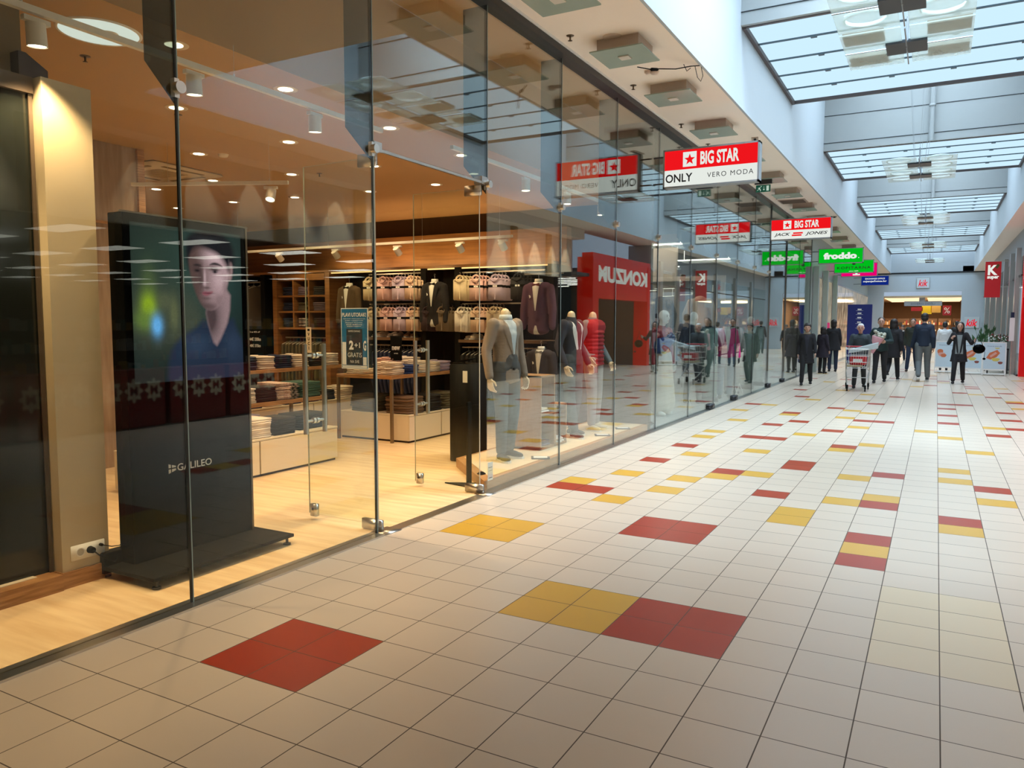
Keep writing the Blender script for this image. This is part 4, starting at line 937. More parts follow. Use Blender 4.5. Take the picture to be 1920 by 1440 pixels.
c_ivory = C('ivory_poplin', (.70, .58, .40)); c_pinkp = C('pale_pink_poplin', (.66, .44, .42)); c_lilp = C('pale_lilac_poplin', (.56, .47, .60)); c_whp = C('white_poplin', (.80, .74, .68)); c_taupe = C('taupe_poplin', (.20, .15, .10)); c_plum = C('dark_plum_poplin', (.045, .025, .035)); c_peach = C('peach_poplin', (.66, .48, .36))
RW = [(-4.62, 2.30, c_ivory, 'ivory', 1, 'upper centre'), (-4.33, 2.30, c_pinkp, 'pink', 1, 'upper centre'), (-4.03, 2.30, c_lilp, 'lilac', 1, 'upper centre'), (-3.78, 2.30, c_peach, 'peach', 1, 'upper centre'),
      (-2.86, 2.28, c_ivory, 'ivory', 0, 'upper right-hand'), (-2.57, 2.28, c_pinkp, 'pink', 1, 'upper right-hand'), (-2.24, 2.28, c_lilp, 'lilac', 1, 'upper right-hand'), (-1.86, 2.28, c_dark, 'charcoal', 1, 'upper right-hand'),
      (-4.58, 1.81, c_ivory, 'cream', 1, 'lower centre'), (-4.28, 1.81, c_pinkp, 'pink', 1, 'lower centre'), (-4.01, 1.81, c_lilp, 'lilac', 1, 'lower centre'), (-3.76, 1.81, c_peach, 'peach', 1, 'lower centre'),
      (-3.47, 1.81, c_plum, 'dark plum', 0, 'narrow bay'), (-3.19, 1.81, c_taupe, 'taupe', 0, 'narrow bay'),
      (-2.84, 1.80, c_whp, 'white', 0, 'lower right-hand'), (-2.55, 1.80, c_peach, 'pale peach', 1, 'lower right-hand'), (-2.27, 1.80, c_ivory, 'yellowish', 0, 'lower right-hand')]
for (x, z, m, t, bd, where) in RW:
    g = 'packaged %s shirts on the %s rail' % (t, where); l = 'packaged %s shirt hanging on the %s of the shirt wall' % (t, where + ' rail' if 'bay' not in where else where)
    s = pack_shirt(m, l, g, bd)
    s.location = (x, 7.64, z); s.rotation_euler = (0, 0, R(8))
    for k in range(1, 4): dup(s, (x + .030 * k, 7.64 + .05 * k, z - .004 * k), R(8 + 2 * k))
# side-on hanging garments
def hang(x, y, z, m, label, group, L=.75, n=1, st=.08, name='hanging_jacket', cat='jacket', rz=R(90), dx=1):
    s = thing(name, label, cat, (x, y, z), rz, group)
    b = MB(); b.prism([(-.21, -.08), (-.06, -.03), (.06, -.03), (.21, -.08), (.23, -L * .75), (.17, -L), (-.17, -L), (-.23, -L * .75)], .05, frame((0, .025, 0), (1, 0, 0), (0, 0, 1)))
    b.build('garment', m, s, bev=.015)
    b = MB(); b.tube([(-.20, 0, -.075), (0, 0, -.02), (.20, 0, -.075)], .007, 6); b.tube([(0, 0, -.02), (0, 0, .02), (.015, 0, .035), (.0, 0, .052), (-.014, 0, .04)], .0025, 6); b.build('hanger', mat('pale_hanger', (.55, .5, .42), .4), s)
    for k in range(1, n): dup(s, (x + dx * st * k, y, z), rz + random.uniform(-.08, .08))
    return s
hang(-4.62, 7.92, 1.16, c_navy, 'dark blue jacket on the low rail under the centre shirts', 'jackets on the low centre rail', n=11)
hang(-2.88, 7.92, 1.15, c_black, 'black jacket on the low rail under the right-hand shirts', 'jackets on the low right-hand rail', n=16)
hang(-6.7, 7.96, 1.26, c_ol, 'dark trousers on the low rail under the wooden cubes', 'trousers under the cubes', n=12, name='hanging_trousers', cat='trousers', L=.9)
hang(-8.2, 7.93, 2.26, C('grey_wool', (.085, .07, .055)), 'long grey coat in the closet bay at the left of the shirt wall', 'long coats in the closet bay', L=1.05, n=6, st=.16, name='hanging_coat', cat='coat', rz=R(60))
# shoe shelves
def shoes_pair(x, y, z, m, label, rz=0, L=.26, sm=None):
    p = thing('pair_of_shoes', label, 'shoes', (x, y, z), rz)
    for sx in (-1, 1):
        b = MB(); 
        b.ell((sx * .055, .05, .035), .040, .095, .030, 14, 8); b.ell((sx * .055, -.07, .045), .036, .055, .044, 14, 8); b.cap((sx * .055, -.05, .06), (sx * .055, .02, .045), .032, .030)
        o = link('shoe', remesh(b, .008, 2, 'shoe'), m, p)
        b = MB(); b.prism([(sx * .055 + a, c) for a, c in ((-.034, -.12), (.034, -.12), (.036, 0), (.042, .07), (.02, .148), (-.02, .148), (-.042, .07), (-.036, 0))], .018); b.build('sole', sm or M_white, o)
for n_, (x0, x1, z) in enumerate(((-4.75, -3.70, 1.33), (-2.93, -1.50, 1.31))):
    t = thing('shoe_shelf', 'brown shelf with shoes on the %s bay of the shirt wall' % ('centre', 'right-hand')[n_], 'shelf', (0, 0, 0)); b = MB(); b.box(x0, x1, 7.70, YW + .05, z - .045, z); b.build('board', mat('brown_shelf', (.16, .09, .045), .5), t)
    for k in range(3): shoes_pair(x0 + .2 + .3 * k, 7.86, z + .001, (c_offw, c_white, C('tan_leather', (.35, .2, .1)))[k], '%s shoes on the %s shoe shelf of the shirt wall' % (('beige', 'white', 'tan leather')[k], ('centre', 'right-hand')[n_]), R(160 + 20 * k))
# dressed-up jackets facing the room
def display_jacket(x, y, z, m, label, bow, sh=M_white, s=1.0, trous=False):
    root = thing('display_jacket', label, 'jacket', (x, y, z), PI); root.scale = (s, s, s)
    t = MB(); t.cap((-.11, 0, -.09), (.11, 0, -.09), .075, .075); t.cap((0, 0, -.10), (0, 0, -.50), .10, .10)
    for k in range(15): t.ell((0, 0, -.15 - .0364 * k), .165 - .012 * math.sin(k / 14 * PI), .085, .07)
    for sd in (-1, 1): limb(t, [V(sd * .175, 0, -.10), V(sd * .215, .01, -.38), V(sd * .22, .03, -.62)], [.060, .055, .045])
    me = remesh(t, .013, 3, 'jacket'); link('jacket_body', me, m, root)
    b = MB(); drape(b, me, [(-.065, -.02), (.065, -.02), (.008, -.40), (-.008, -.40)], (0, -1, 0), .006, 14); b.build('shirt_front', sh, root)
    b = MB()
    for sx in (-1, 1): drape(b, me, [(sx * .06, -.02), (sx * .115, -.11), (sx * .05, -.30), (sx * .006, -.41)], (0, -1, 0), .013, 10)
    b.build('lapel', m, root)
    b = MB(); b.lathe([(.045, -.03), (.058, -.015), (.052, .025), (.046, .025), (.044, -.02)], (0, 0, 0), 18); b.build('collar', sh, root)
    b = MB(); b.prism([(-.055, -.022), (-.05, .022), (0, .008), (.05, .022), (.055, -.022), (0, -.008)], .02, frame((0, .075, -.055), (-1, 0, 0), (0, 0, 1))); b.build('bow_tie', bow, root)
    b = MB(); drape(b, me, [(.075, -.20), (.115, -.19), (.105, -.235), (.075, -.225)], (0, -1, 0), .012, 5); b.build('pocket_square', sh, root)
    b = MB(); drape(b, me, [(-.012, -.60), (.012, -.60), (.05, -.74), (-.05, -.74)], (0, -1, 0), .010, 6); 
    if b.v: b.build('shirt_tail', sh, root)
    b = MB(); b.tube([(0, 0, .0), (0, 0, .07), (.015, 0, .09), (0, 0, .105), (-.014, 0, .09)], .004, 6); b.build('hanger', M_steel, root)
display_jacket(-5.10, 7.72, 2.20, C('brown_wool', (.10, .065, .035)), 'brown suit jacket with white shirt and bow tie left of the packaged shirts', M_black)
display_jacket(-3.35, 7.68, 2.22, C('black_velvet', (.012, .011, .014)), 'black dinner jacket with white shirt front between the two shirt bays', M_black)
display_jacket(-1.42, 7.45, 2.16, C('plum_wool', (.10, .045, .085)), 'plum jacket with white shirt and bow tie hanging behind the first mannequin', mat('maroon_bow', (.12, .02, .04), .6), s=1.05)
display_jacket(-1.25, 7.2, 1.22, C('dark_teal_wool', (.035, .03, .04)), 'dark jacket with open white collar hanging low behind the wooden crates', mat('grey_bow', (.2, .2, .2), .6), s=.95)
b = MB(); b.box(-1.66, -1.05, 7.47, 7.49, 2.25, 2.27); b.box(-1.5, -1.0, 7.21, 7.23, 1.32, 1.335); t = thing('display_bar', 'chrome bars carrying the plum and dark jackets', 'bar', (0, 0, 0)); b.build('bar', M_steel, t)

# black post stand and black pedestal beside the door
ps = thing('floor_post', 'slim black post on a flat triangular base beside the open door', 'post', (0, 0, 0))
b = MB(); b.prism([(-.62, 3.86), (-.10, 4.1), (-.30, 3.80)], .012, Matrix.Translation((0, 0, .004))); b.build('base', M_black, ps)
b = MB(); b.box(-.335, -.315, 3.80, 3.865, .016, .82); b.build('blade', M_black, ps)
bp = thing('black_pedestal', 'tall black pedestal with a white label behind the door', 'pedestal', (-1.12, 5.1, 0.004), R(0))
b = MB(); b.rbox(-.13, .13, -.2, .2, 0, 1.10, .01); b.build('body', M_black, bp); b = MB(); b.box(.05, .11, -.203, -.2, .90, 1.03); b.build('label_plate', M_white, bp)
b = MB(); b.prism([(-.12, -.1), (.12, -.1), (.12, .1), (-.12, .1)], .01, Matrix.Translation((-.05, 0, 1.13)) @ Matrix.Rotation(R(-12), 4, 'Y')); b.build('folder', M_black, bp)

# ---------------------------------------------------------------- window platform, crates, mannequins
wp = thing('display_platform', 'low oak platform with walnut edge along the shop window', 'platform', (0, 0, 0))
PP = [(-.10, 3.74), (-.10, 8.36), (-1.0, 8.36), (-1.0, 4.65)]
b = MB(); b.prism(PP, .095, Matrix.Translation((0, 0, .004))); b.build('edge', mat('oak_edge', (.50, .27, .11), .45, scale=4, stretch=(12, .7, 12), col2=(.40, .20, .08)), wp)
b = MB(); b.prism([(-.16, 3.93), (-.16, 8.30), (-.94, 8.30), (-.94, 4.72)], .004, Matrix.Translation((0, 0, .0992))); b.build('top_panel', mat('pale_platform_top', (.74, .58, .38), .5, var=.03), wp)
ZP = .1035
def crate(x0, x1, y0, y1, h, label, mids=()):
    c = thing('wooden_crate', label, 'crate', (0, 0, 0)); t = .022
    b = MB(); b.box(x0, x1, y0, y0 + t, ZP, h + ZP); b.box(x0, x1, y1 - t, y1, ZP, h + ZP); b.box(x0, x0 + t, y0, y1, ZP, h + ZP); b.box(x0, x1, y0, y1, h + ZP - t, h + ZP); b.box(x0, x1, y0, y1, ZP, ZP + .03); b.build('carcass', M_oak, c)
    for z in mids: b = MB(); b.box(x0 + t, x1, y0 + t, y1 - t, ZP + z, ZP + z + .014); b.build('shelf_board', M_oak, c)
crate(-.78, -.40, 5.50, 5.88, .86, 'tall open oak crate shelf between the first two mannequins', (.40,))
crate(-.76, -.40, 5.89, 6.21, .50, 'shorter open oak crate beside the tall one')
folded(-.57, 5.69, ZP + .416, .26, .26, .028, 2, c_white, 'white folded towel-like knit inside the tall crate', group='white knits in the tall crate', name='folded_jumper')
folded(-.57, 5.69, ZP + .032, .26, .26, .02, 3, c_mauve, 'grey folded knit at the bottom of the tall crate', group='grey knits in the tall crate', name='folded_jumper')
shoes_pair(-.54, 6.05, ZP + .033, c_white, 'white trainers inside the shorter crate', R(-80))
def price_frame(x, y, label, rz=.3):
    p = thing('price_frame', label, 'price card', (x, y, ZP + .001), rz); b = MB(); b.rbox(-.10, .10, -.07, .07, 0, .014, .003); b.build('frame', mat('dark_frame', (.05, .045, .04), .4), p); b = MB(); b.box(-.075, .075, -.048, .048, .0141, .0146); b.build('card', M_white, p)
price_frame(-.18, 5.06, 'flat framed price card before the first mannequin', .5); price_frame(-.24, 6.98, 'flat framed price card before the second mannequin', .5); price_frame(-.24, 7.72, 'flat framed price card before the third mannequin', .5)
pc = thing('window_notice', 'small white notice on a black sucker at the window corner', 'notice', (0, 0, 0)); b = MB(); b.box(-.075, -.072, 3.76, 3.85, .10, .27); rect(b, FE((-.0715, 3.76, .1)), .01, .08, .12, .125, 1, .0003); rect(b, FE((-.0715, 3.76, .1)), .01, .08, .09, .093, 1, .0003); rect(b, FE((-.0715, 3.76, .1)), .01, .08, .02, .028, 1, .0003); b.build('card', [M_white, c_navy], pc)
b = MB(); b.lathe([(0, .02), (.02, .018), (.045, 0)], (-.30, 4.02, ZP), 20); o = b.build('sucker', M_black); tag(o, 'small black disc lying on the platform corner', 'disc')
M_mann = mat('ivory_mannequin', (.80, .66, .46), .35, var=.01)
MP = dict(sl=(-.18, -.01, 1.42), sr=(.18, -.01, 1.42), al=(-.10, -.04, .09), ar=(.13, .06, .09), kl=(-.095, .02, .50), kr=(.115, .05, .50), wl=(-.26, .03, .86), wr=(.27, .03, .86), el=(-.25, -.04, 1.14), er=(.25, -.04, 1.14), fl=.1, fr=-.35, curl=.45)
jm = C('grey_beige_tweed', (.27, .22, .18)); tm2 = C('slate_trousers', (.075, .08, .085)); 
figure('mannequin', 'headless mannequin in grey blazer, pale shirt and slate trousers nearest the door', 'mannequin', (-.50, 4.86, ZP), -14, 1.80, MP, M_mann, (jm, .80, .01, 1.0), tm2, C('dark_suede', (.05, .04, .03)), M_white, head=False, lapels=(jm, 1.08), shirt=C('pale_blue_shirt', (.55, .62, .66)), fat=1.06, vox=.011)
MP2 = dict(MP); MP2.update(wl=(-.25, .10, .90), wr=(.26, .08, .90), al=(-.1, -.05, .09), ar=(.12, .12, .09))
figure('mannequin', 'headless mannequin in dark navy jacket with white stripes, behind the crates', 'mannequin', (-.58, 6.74, ZP), -8, 1.80, MP2, M_mann, (C('navy_knit', (.035, .035, .05)), .88, 0, .96), C('steel_grey_trousers', (.06, .068, .075)), C('charcoal_shoe', (.04, .04, .04)), M_white, head=False, lapels=(M_white, 1.0), fat=1.06, vox=.011)
MP3 = dict(MP); MP3.update(er=(.28, -.06, 1.16), wr=(.34, .12, .98), wl=(-.22, .14, .90), al=(-.12, -.02, .09), ar=(.12, .05, .09))
r_, g_, tj = figure('mannequin', 'headless mannequin in quilted red vest and pale grey trousers, last in the window', 'mannequin', (-.58, 7.45, ZP), -6, 1.80, MP3, M_mann, (C('grey_sweater_sleeve', (.16, .20, .22)), .90, 0, .93), C('light_grey_trousers', (.30, .29, .28)), C('cream_trainer', (.72, .62, .46)), M_white, head=False, fat=1.06, vox=.012)
t = MB(); t.cap(V(-.13, 0, 1.37), V(.13, 0, 1.37), .105, .105); t.cap(V(0, 0, 1.40), V(0, -.01, 1.44), .095, .070)
for k in range(9): t.ell((0, 0, 1.30 - .052 * k), .178 - .01 * (k % 2), .148, .036)
link('vest', remesh(t, .011, 1, 'vest'), C('red_quilted_nylon', (.30, .012, .018), var=.1), r_)
# ================================================================ corridor: soffit fittings, hanging signs, pendants
M_box = mat('beige_lamp_box', (.42, .34, .28), .6); M_frost = mat('frosted_green_glass', (0.30, 0.38, 0.33), 0.25, spec=.6)
def soffit_lamp(y, first=None, x=.60):
    if first: return dup(first, (x, y, ZC))
    s = thing('soffit_lamp', 'square beige ceiling lamp with a frosted green glass plate under the left soffit', 'ceiling lamp', (x, y, ZC), 0, 'square glass lamps along the left soffit')
    b = MB(); b.box(-.22, .22, -.22, .22, -.115, -.001); b.build('housing', M_box, s)
    b = MB(); b.box(-.28, .28, -.28, .28, -.138, -.126); b.build('glass_plate', M_frost, s)
    b = MB(); b.box(-.055, .055, -.055, .055, -.150, -.1385); b.build('centre_cap', mat('cap_white', (.62, .6, .55), .5), s)
    return s
s0 = soffit_lamp(3.79)
for y in (5.40, 7.08, 9.03, 11.1, 13.3, 15.3, 17.6, 20.0, 22.8, 25.6, 28.6): soffit_lamp(y, s0)
def small(name, label, cat, x, y, kind, z=ZC, group=None):
    d = thing(name, label, cat, (x, y, z), 0, group)
    b = MB()
    if kind == 'sprinkler': b.lathe([(0, -.005), (.036, -.004), (.04, 0)], n=16); b.cyl((0, 0, -.004), (0, 0, -.05), .009); b.lathe([(0, -.054), (.024, -.05), (0, -.047)], n=12); m = mat('dark_bronze', (.10, .06, .03), .4, .5)
    elif kind == 'speaker': b.lathe([(0, -.012), (.06, -.012), (.095, -.006), (.10, 0)], n=28); m = mat('speaker_beige', (.55, .45, .37), .6)
    else: b.rbox(-.07, .0, -.03, .03, -.03, 0, .004); b.lathe([(0, -.05), (.04, -.045), (.05, -.03), (.05, 0)], (.04, 0, 0), 20); m = mat('detector_beige', (.62, .5, .42), .5)
    b.build('body', m, d); return d
for x, y in ((.19, 4.94), (.19, 6.78), (.17, 8.85), (.19, 10.27), (.22, 13.4), (.22, 16.2)): small('sprinkler', 'small dark sprinkler head under the left soffit', 'sprinkler', x, y, 'sprinkler', group='sprinkler heads under the left soffit')
small('ceiling_speaker', 'round flat ceiling speaker nearest the camera on the left soffit', 'speaker', .55, 5.17, 's' + 'peaker'); small('ceiling_speaker', 'round flat ceiling speaker further along the left soffit above the red sign', 'speaker', .56, 8.99, 'speaker')
small('smoke_detector', 'beige smoke detector between the square soffit lamps', 'detector', .56, 6.35, 'det'); small('smoke_detector', 'beige smoke detector beyond the exit sign', 'detector', .62, 13.7, 'det')
cb = thing('dangling_cable', 'loose dark cable with connector hanging across the left soffit', 'cable', (0, 0, 0))
b = MB(); b.tube([(.62, 5.72, 4.29), (.72, 5.82, 4.28), (.80, 5.92, 4.30), (.92, 6.1, 4.33), (1.03, 6.3, 4.40), (1.10, 6.42, 4.43)], .006, 6); b.cap((.74, 5.84, 4.28), (.78, 5.90, 4.29), .018, .016, 10)
b.tube([(1.06, 6.36, 4.42), (1.08, 6.40, 4.30), (1.11, 6.43, 4.26), (1.13, 6.44, 4.32), (1.11, 6.44, 4.42)], .004, 6); b.tube([(.98, 6.2, 4.40), (1.0, 6.26, 4.34), (1.03, 6.3, 4.38)], .004, 6); b.build('wire', M_black, cb)
for (x, y, l) in ((.45, 17.0, 'nearer'), (.5, 21.4, 'farther')):
    g = thing('vent_grille', '%s rectangular brown air vent in the left soffit' % l, 'vent', (x, y, ZC)); b = MB(); b.box(-.30, .30, -.30, .30, -.012, -.0005); b.build('frame', M_box, g)
    b = MB()
    for k in range(10): b.box(-.26, .26, -.26 + .052 * k, -.235 + .052 * k, -.022, -.0125)
    b.build('slats', mat('vent_brown', (.16, .12, .09), .6), g)
for (x, y) in ((.92, 10.3), (1.0, 20.3)):
    g = thing('slot_vent', 'small dark slot vent at the edge of the left soffit', 'vent', (x, y, ZC), R(10), group='slot vents in the left soffit'); b = MB(); b.box(-.05, .05, -.16, .16, -.015, -.0005); b.box(-.02, .02, -.13, .13, -.018, -.0151, 1); b.build('body', [M_box, M_black], g)
ex = thing('exit_sign', 'green emergency exit sign with running figure, arrow and door hung under the soffit', 'exit sign', (0, 0, 0))
EX = 13.1
b = MB(); b.box(.36, .68, EX - .03, EX + .03, 4.22, 4.30); b.cyl((.42, EX, 4.30), (.42, EX, ZC), .006); b.cyl((.62, EX, 4.30), (.62, EX, ZC), .006); b.build('housing', M_dark, ex)
b = MB(); F = FS((.385, EX - .008, 4.07)); rect(b, F, 0, .27, 0, .135, 0, 0, .004); rect(b, F, .195, .24, .022, .115, 1, .006); rect(b, F, .145, .152, .05, .105, 1, .006); poly(b, F, [(.130, .055), (.167, .055), (.1485, .028)], 1, .006)
poly(b, F, blob(.098, .108, .009, .009), 1, .006); poly(b, F, [(.06, .085), (.09, .100), (.075, .065), (.095, .045), (.09, .018), (.08, .018), (.08, .040), (.055, .060), (.045, .040), (.022, .030), (.022, .038), (.040, .048), (.055, .075), (.035, .075), (.04, .085)], 1, .0062)
b.build('panel', [mat('exit_green', (0.0, .09, .055), .4, emis=.25), mat('exit_white', (.6, .75, .68), .4, emis=.4)], ex)

# ---- double-sided hanging sign boxes
M_sred = emit('backlit_red', (0.86, 0.008, 0.012), 1.0); M_swhite = emit('backlit_white', (0.86, 0.90, 0.84), 0.92); M_salu = mat('sign_aluminium', (.34, .36, .38), .35, .6)
M_sblack = mat('sign_black_print', (.01, .01, .012), .5); M_sgreen = emit('backlit_green', (0.0, 0.50, 0.012), 1.0); M_spink = emit('backlit_magenta', (0.80, 0.0, 0.16), 1.0); M_snavy = emit('backlit_navy', (0.005, 0.02, 0.20), 1.0)
def star(cx, cy, r_): return [(cx + (r_ if k % 2 == 0 else r_ * .42) * math.sin(PI * k / 5), cy + (r_ if k % 2 == 0 else r_ * .42) * math.cos(PI * k / 5)) for k in range(10)]
def sign_box(label, x0, x1, y, z0, z1, draw, mats, d=.16):
    s = thing('hanging_sign', label, 'sign', (0, 0, 0))
    b = MB(); t = .022
    b.box(x0, x1, y - d / 2, y + d / 2, z0, z0 + t); b.box(x0, x1, y - d / 2, y + d / 2, z1 - t, z1); b.box(x0, x0 + t, y - d / 2, y + d / 2, z0, z1); b.box(x1 - t, x1, y - d / 2, y + d / 2, z0, z1); b.build('frame', M_salu, s)
    for sd, F in ((0, FS((x0, y - d / 2 + .006, z0))), (1, frame((x1, y + d / 2 - .006, z0), (-1, 0, 0), (0, 0, 1)))):
        b = MB(); draw(b, F, x1 - x0, z1 - z0); b.build('sign_face', mats, s)
    for z in (z0 + .08, z1 - .08): b = MB(); b.cyl((-.03, y, z), (x0, y, z), .010); b.build('wall_bracket', M_dark, s)
    return s
def big(sub):
    def dr(b, F, w, h):
        rect(b, F, .02, w - .02, h * .46, h - .02, 0); rect(b, F, .02, w - .02, .02, h * .46, 1)
        q = h * .38; x = w * .215; rect(b, F, x, x + h * .36, h * .52, h * .90, 1, .004); poly(b, F, star(x + h * .18, h * .70, h * .15), 0, .006)
        add_text(b, 'BIG STAR', F, w * .60, h * .71, w * .40, h * .34, 1, bold=.035, z=.006)
        if sub == 'only':
            add_text(b, 'ONLY', F, w * .175, h * .245, w * .29, h * .22, 2, .02, .006); add_text(b, 'VERO MODA', F, w * .71, h * .26, w * .47, h * .125, 2, .0, .006, space=1.2)
        else:
            add_text(b, 'JACK', F, w * .20, h * .25, w * .27, h * .18, 2, .02, .006, shear=.3); add_text(b, 'JONES', F, w * .76, h * .25, w * .36, h * .18, 2, .02, .006, shear=.3)
            rect(b, F, w * .38, w * .54, h * .27, h * .34, 0, .006); rect(b, F, w * .36, w * .52, h * .17, h * .24, 0, .006)
    return dr
SM = [M_sred, M_swhite, M_sblack]
sign_box('lit hanging sign BIG STAR over ONLY and VERO MODA, nearest of the row', .13, 1.42, 8.25, 3.42, 3.94, big('only'), SM)
sign_box('lit hanging sign BIG STAR over JACK JONES, second of the row', .17, 1.45, 15.9, 3.42, 3.89, big('jack'), SM)
def froddo(b, F, w, h):
    rect(b, F, .02, w - .02, .02, h - .02, 0); add_text(b, 'froddo', F, w * .49, h * .50, w * .74, h * .44, 1, .06, .005); poly(b, F, blob(w * .90, h * .34, .014, .014), 1, .005)
    for k in (.615, .735): pass
sign_box('lit green hanging sign reading froddo in white', .17, 1.47, 23.9, 3.44, 3.91, froddo, [M_sgreen, M_swhite])
def kopit(b, F, w, h):
    rect(b, F, .02, w - .02, .02, h - .02, 0); add_text(b, 'KOPITARNA', F, w * .5, h * .40, w * .84, h * .20, 1, .02, .005, space=1.25); add_text(b, 'since 1885', F, w * .5, h * .14, w * .24, h * .06, 2, .02, .005)
    poly(b, F, blob(w * .5, h * .66, .06, .018), 1, .005); poly(b, F, [(w * .45, h * .70), (w * .55, h * .70), (w * .53, h * .78), (w * .47, h * .78)], 1, .006)
sign_box('lit green hanging sign reading KOPITARNA in black', .16, 1.48, 28.3, 3.40, 3.86, kopit, [M_sgreen, M_sblack, M_swhite])
def pink(b, F, w, h):
    rect(b, F, .02, w - .02, .02, h - .02, 0); rect(b, F, w * .40, w * .46, h * .16, h * .60, 1, .005); rect(b, F, w * .33, w * .53, h * .10, h * .19, 1, .005); rect(b, F, w * .34, w * .44, h * .52, h * .60, 1, .005)
sign_box('lit magenta hanging sign partly hidden behind the green ones', .10, 1.42, 31.2, 3.42, 3.96, pink, [M_spink, M_swhite])
def mj(b, F, w, h):
    rect(b, F, .02, w - .02, .02, h - .02, 0); add_text(b, 'EXCHANGE OFFICE', F, w * .5, h * .70, w * .70, h * .15, 1, .03, .005); add_text(b, 'mjenjačnica.hr', F, w * .5, h * .42, w * .84, h * .24, 1, .03, .005)
sign_box('lit navy hanging sign reading EXCHANGE OFFICE mjenjačnica.hr, farthest of the row', .30, 1.50, 38.0, 3.36, 3.82, mj, [M_snavy, M_swhite])

# ---- pendants under the skylights
M_pg = mat('pendant_frosted_glass', (0.62, 0.72, 0.69), 0.25, alpha=.42, spec=.6); M_ring = mat('pendant_lamp_ring', (.66, .72, .70), .3); M_brn = mat('pendant_brown_reflector', (.16, .13, .09), .4)
def pendant(y, kind, label):
    p = thing('pendant_light', label, 'pendant light', (3.12, y, 4.60), 0, 'glass pendants under the skylights' if False else None)
    for i, (sx, sy) in enumerate(((-1, -1), (1, -1), (-1, 1), (1, 1))):
        b = MB(); b.box(sx * .33 - .29, sx * .33 + .29, sy * .33 - .29, sy * .33 + .29, -.006, .006); g = b.build('glass_plate', M_pg, p)
        b = MB()
        if kind == 0:
            b.lathe([(.19, .012), (.215, .012), (.215, .045), (.19, .045), (.19, .012)], (sx * .34, sy * .34, 0), 28); b.build('lamp_ring', M_ring, g)
        else:
            b.box(sx * .40 - .20, sx * .40 + .20, sy * .38 - .17, sy * .38 + .17, .010, .05); b.build('reflector', M_brn, g)
    b = MB(); b.box(-.20, -.008, -.19, .19, -.03, -.007); b.box(.008, .20, -.19, .19, -.03, -.007); b.build('centre_box', M_dark, p)
    b = MB(); b.cyl((-.62, -.008, -.012), (.62, -.008, -.012), .007); b.cyl((0, -.62, -.02), (0, .62, -.02), .007); b.cyl((0, 0, -.03), (0, 0, .30), .012); b.build('cross_rod', M_salu, p)
    b = MB()
    for sx, sy in ((-.3, -.3), (.3, -.3), (-.3, .3), (.3, .3)): b.cyl((sx * .3, sy * .3, .0), (sx, sy, 2.95), .0022, n=5)
    b.cyl((0, 0, .3), (.05, 0, 2.95), .003, n=5); b.build('suspension_wire', mat('grey_wire', (.30, .32, .33), .5), p)
    return p
nm = ['nearest pair', 'second pair', 'third pair', 'fourth pair', 'farthest pair']
for k in range(5):
    pendant(6.05 + 8.43 * k, 0, 'square four-plate glass pendant, front one of the %s under the skylights' % nm[k])
    pendant(7.35 + 8.43 * k, 1 if k == 0 else 0, 'square four-plate glass pendant, rear one of the %s under the skylights' % nm[k])
for k in range(1, 5):
    y = SK[k] - .22
    o = thing('rain_pipe', 'pale vertical pipe before the %s grey cross wall above the mall' % ('first', 'second', 'third', 'fourth')[k - 1], 'pipe', (3.27, y, 0)); b = MB(); b.cyl((0, 0, 5.44), (0, 0, 7.55), .05, n=16); b.lathe([(.05, 0), (.065, .01), (.065, .05), (.05, .06)], (0, 0, 6.15), 16); b.build('pipe', M_grey, o)
# ================================================================ right-hand side of the corridor
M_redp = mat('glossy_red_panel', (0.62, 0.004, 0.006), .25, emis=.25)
def portal_col(y0, y1, l):
    t = thing('portal_column', l, 'column', (0, 0, 0)); b = MB(); b.box(5.72, 6.25, y0, y1, 0.003, 3.62); b.build('column_cladding', M_redp, t)
portal_col(25.0, 25.28, 'glossy red portal column at the right edge of the mall'); portal_col(19.85, 20.3, 'glossy red portal column at the near end of the supermarket front')
ks = thing('shop_sign', 'wide red fascia sign reading KONZUM in white above the supermarket entrance', 'sign', (0, 0, 0))
b = MB(); b.box(5.74, 6.1, 19.85, 25.28, 2.35, 3.75); b.build('fascia', M_redp, ks)
b = MB(); F = FW((5.735, 25.28, 2.35)); add_text(b, 'KONZUM', F, 2.70, .78, 4.7, .52, 0, .05, .01); b.build('lettering', M_swhite, ks)
M_stcol = mat('steel_column', (.42, .43, .42), .3, .8, stretch=(1, 1, .2))
for k, y in enumerate((26.1, 28.3, 31.0, 34.5, 38.5, 42.5)):
    c = thing('steel_column', 'brushed steel shopfront column, number %s from the red column' % ('one', 'two', 'three', 'four', 'five', 'six')[k], 'column', (0, 0, 0)); b = MB(); b.box(5.60, 5.72, y, y + .32, 0.003, 3.9); b.build('column_cladding', M_stcol, c)
for k, (y0, y1) in enumerate(((25.3, 26.08), (26.44, 28.28), (28.64, 30.98), (31.34, 34.48), (34.84, 38.48), (38.84, 42.48), (42.84, 46.9))):
    w = empty('window_%d' % (60 + k)); w['kind'] = 'structure'; b = MB(); b.box(5.70, 5.71, y0, y1, 0.02, 3.6); b.build('pane', M_glass, w); b = MB(); b.box(5.68, 5.73, y0, y1, 3.0, 3.05); b.box(5.68, 5.73, y0, y1, 0.0, .05); b.build('frame', M_dark, w)
bn = thing('hanging_banner', 'tall red hanging banner with a white K and the word super', 'banner', (0, 0, 0))
b = MB(); b.box(4.99, 5.48, 30.49, 30.51, 2.52, 3.80); F = FS((4.99, 30.485, 2.52))
add_text(b, 'K', F, .23, .98, .30, .36, 1, .04, 0); add_text(b, 'super', F, .25, .70, .36, .13, 1, .05, 0); poly(b, F, [(.30, 1.08), (.38, 1.20), (.44, 1.14), (.36, 1.02)], 2, .001)
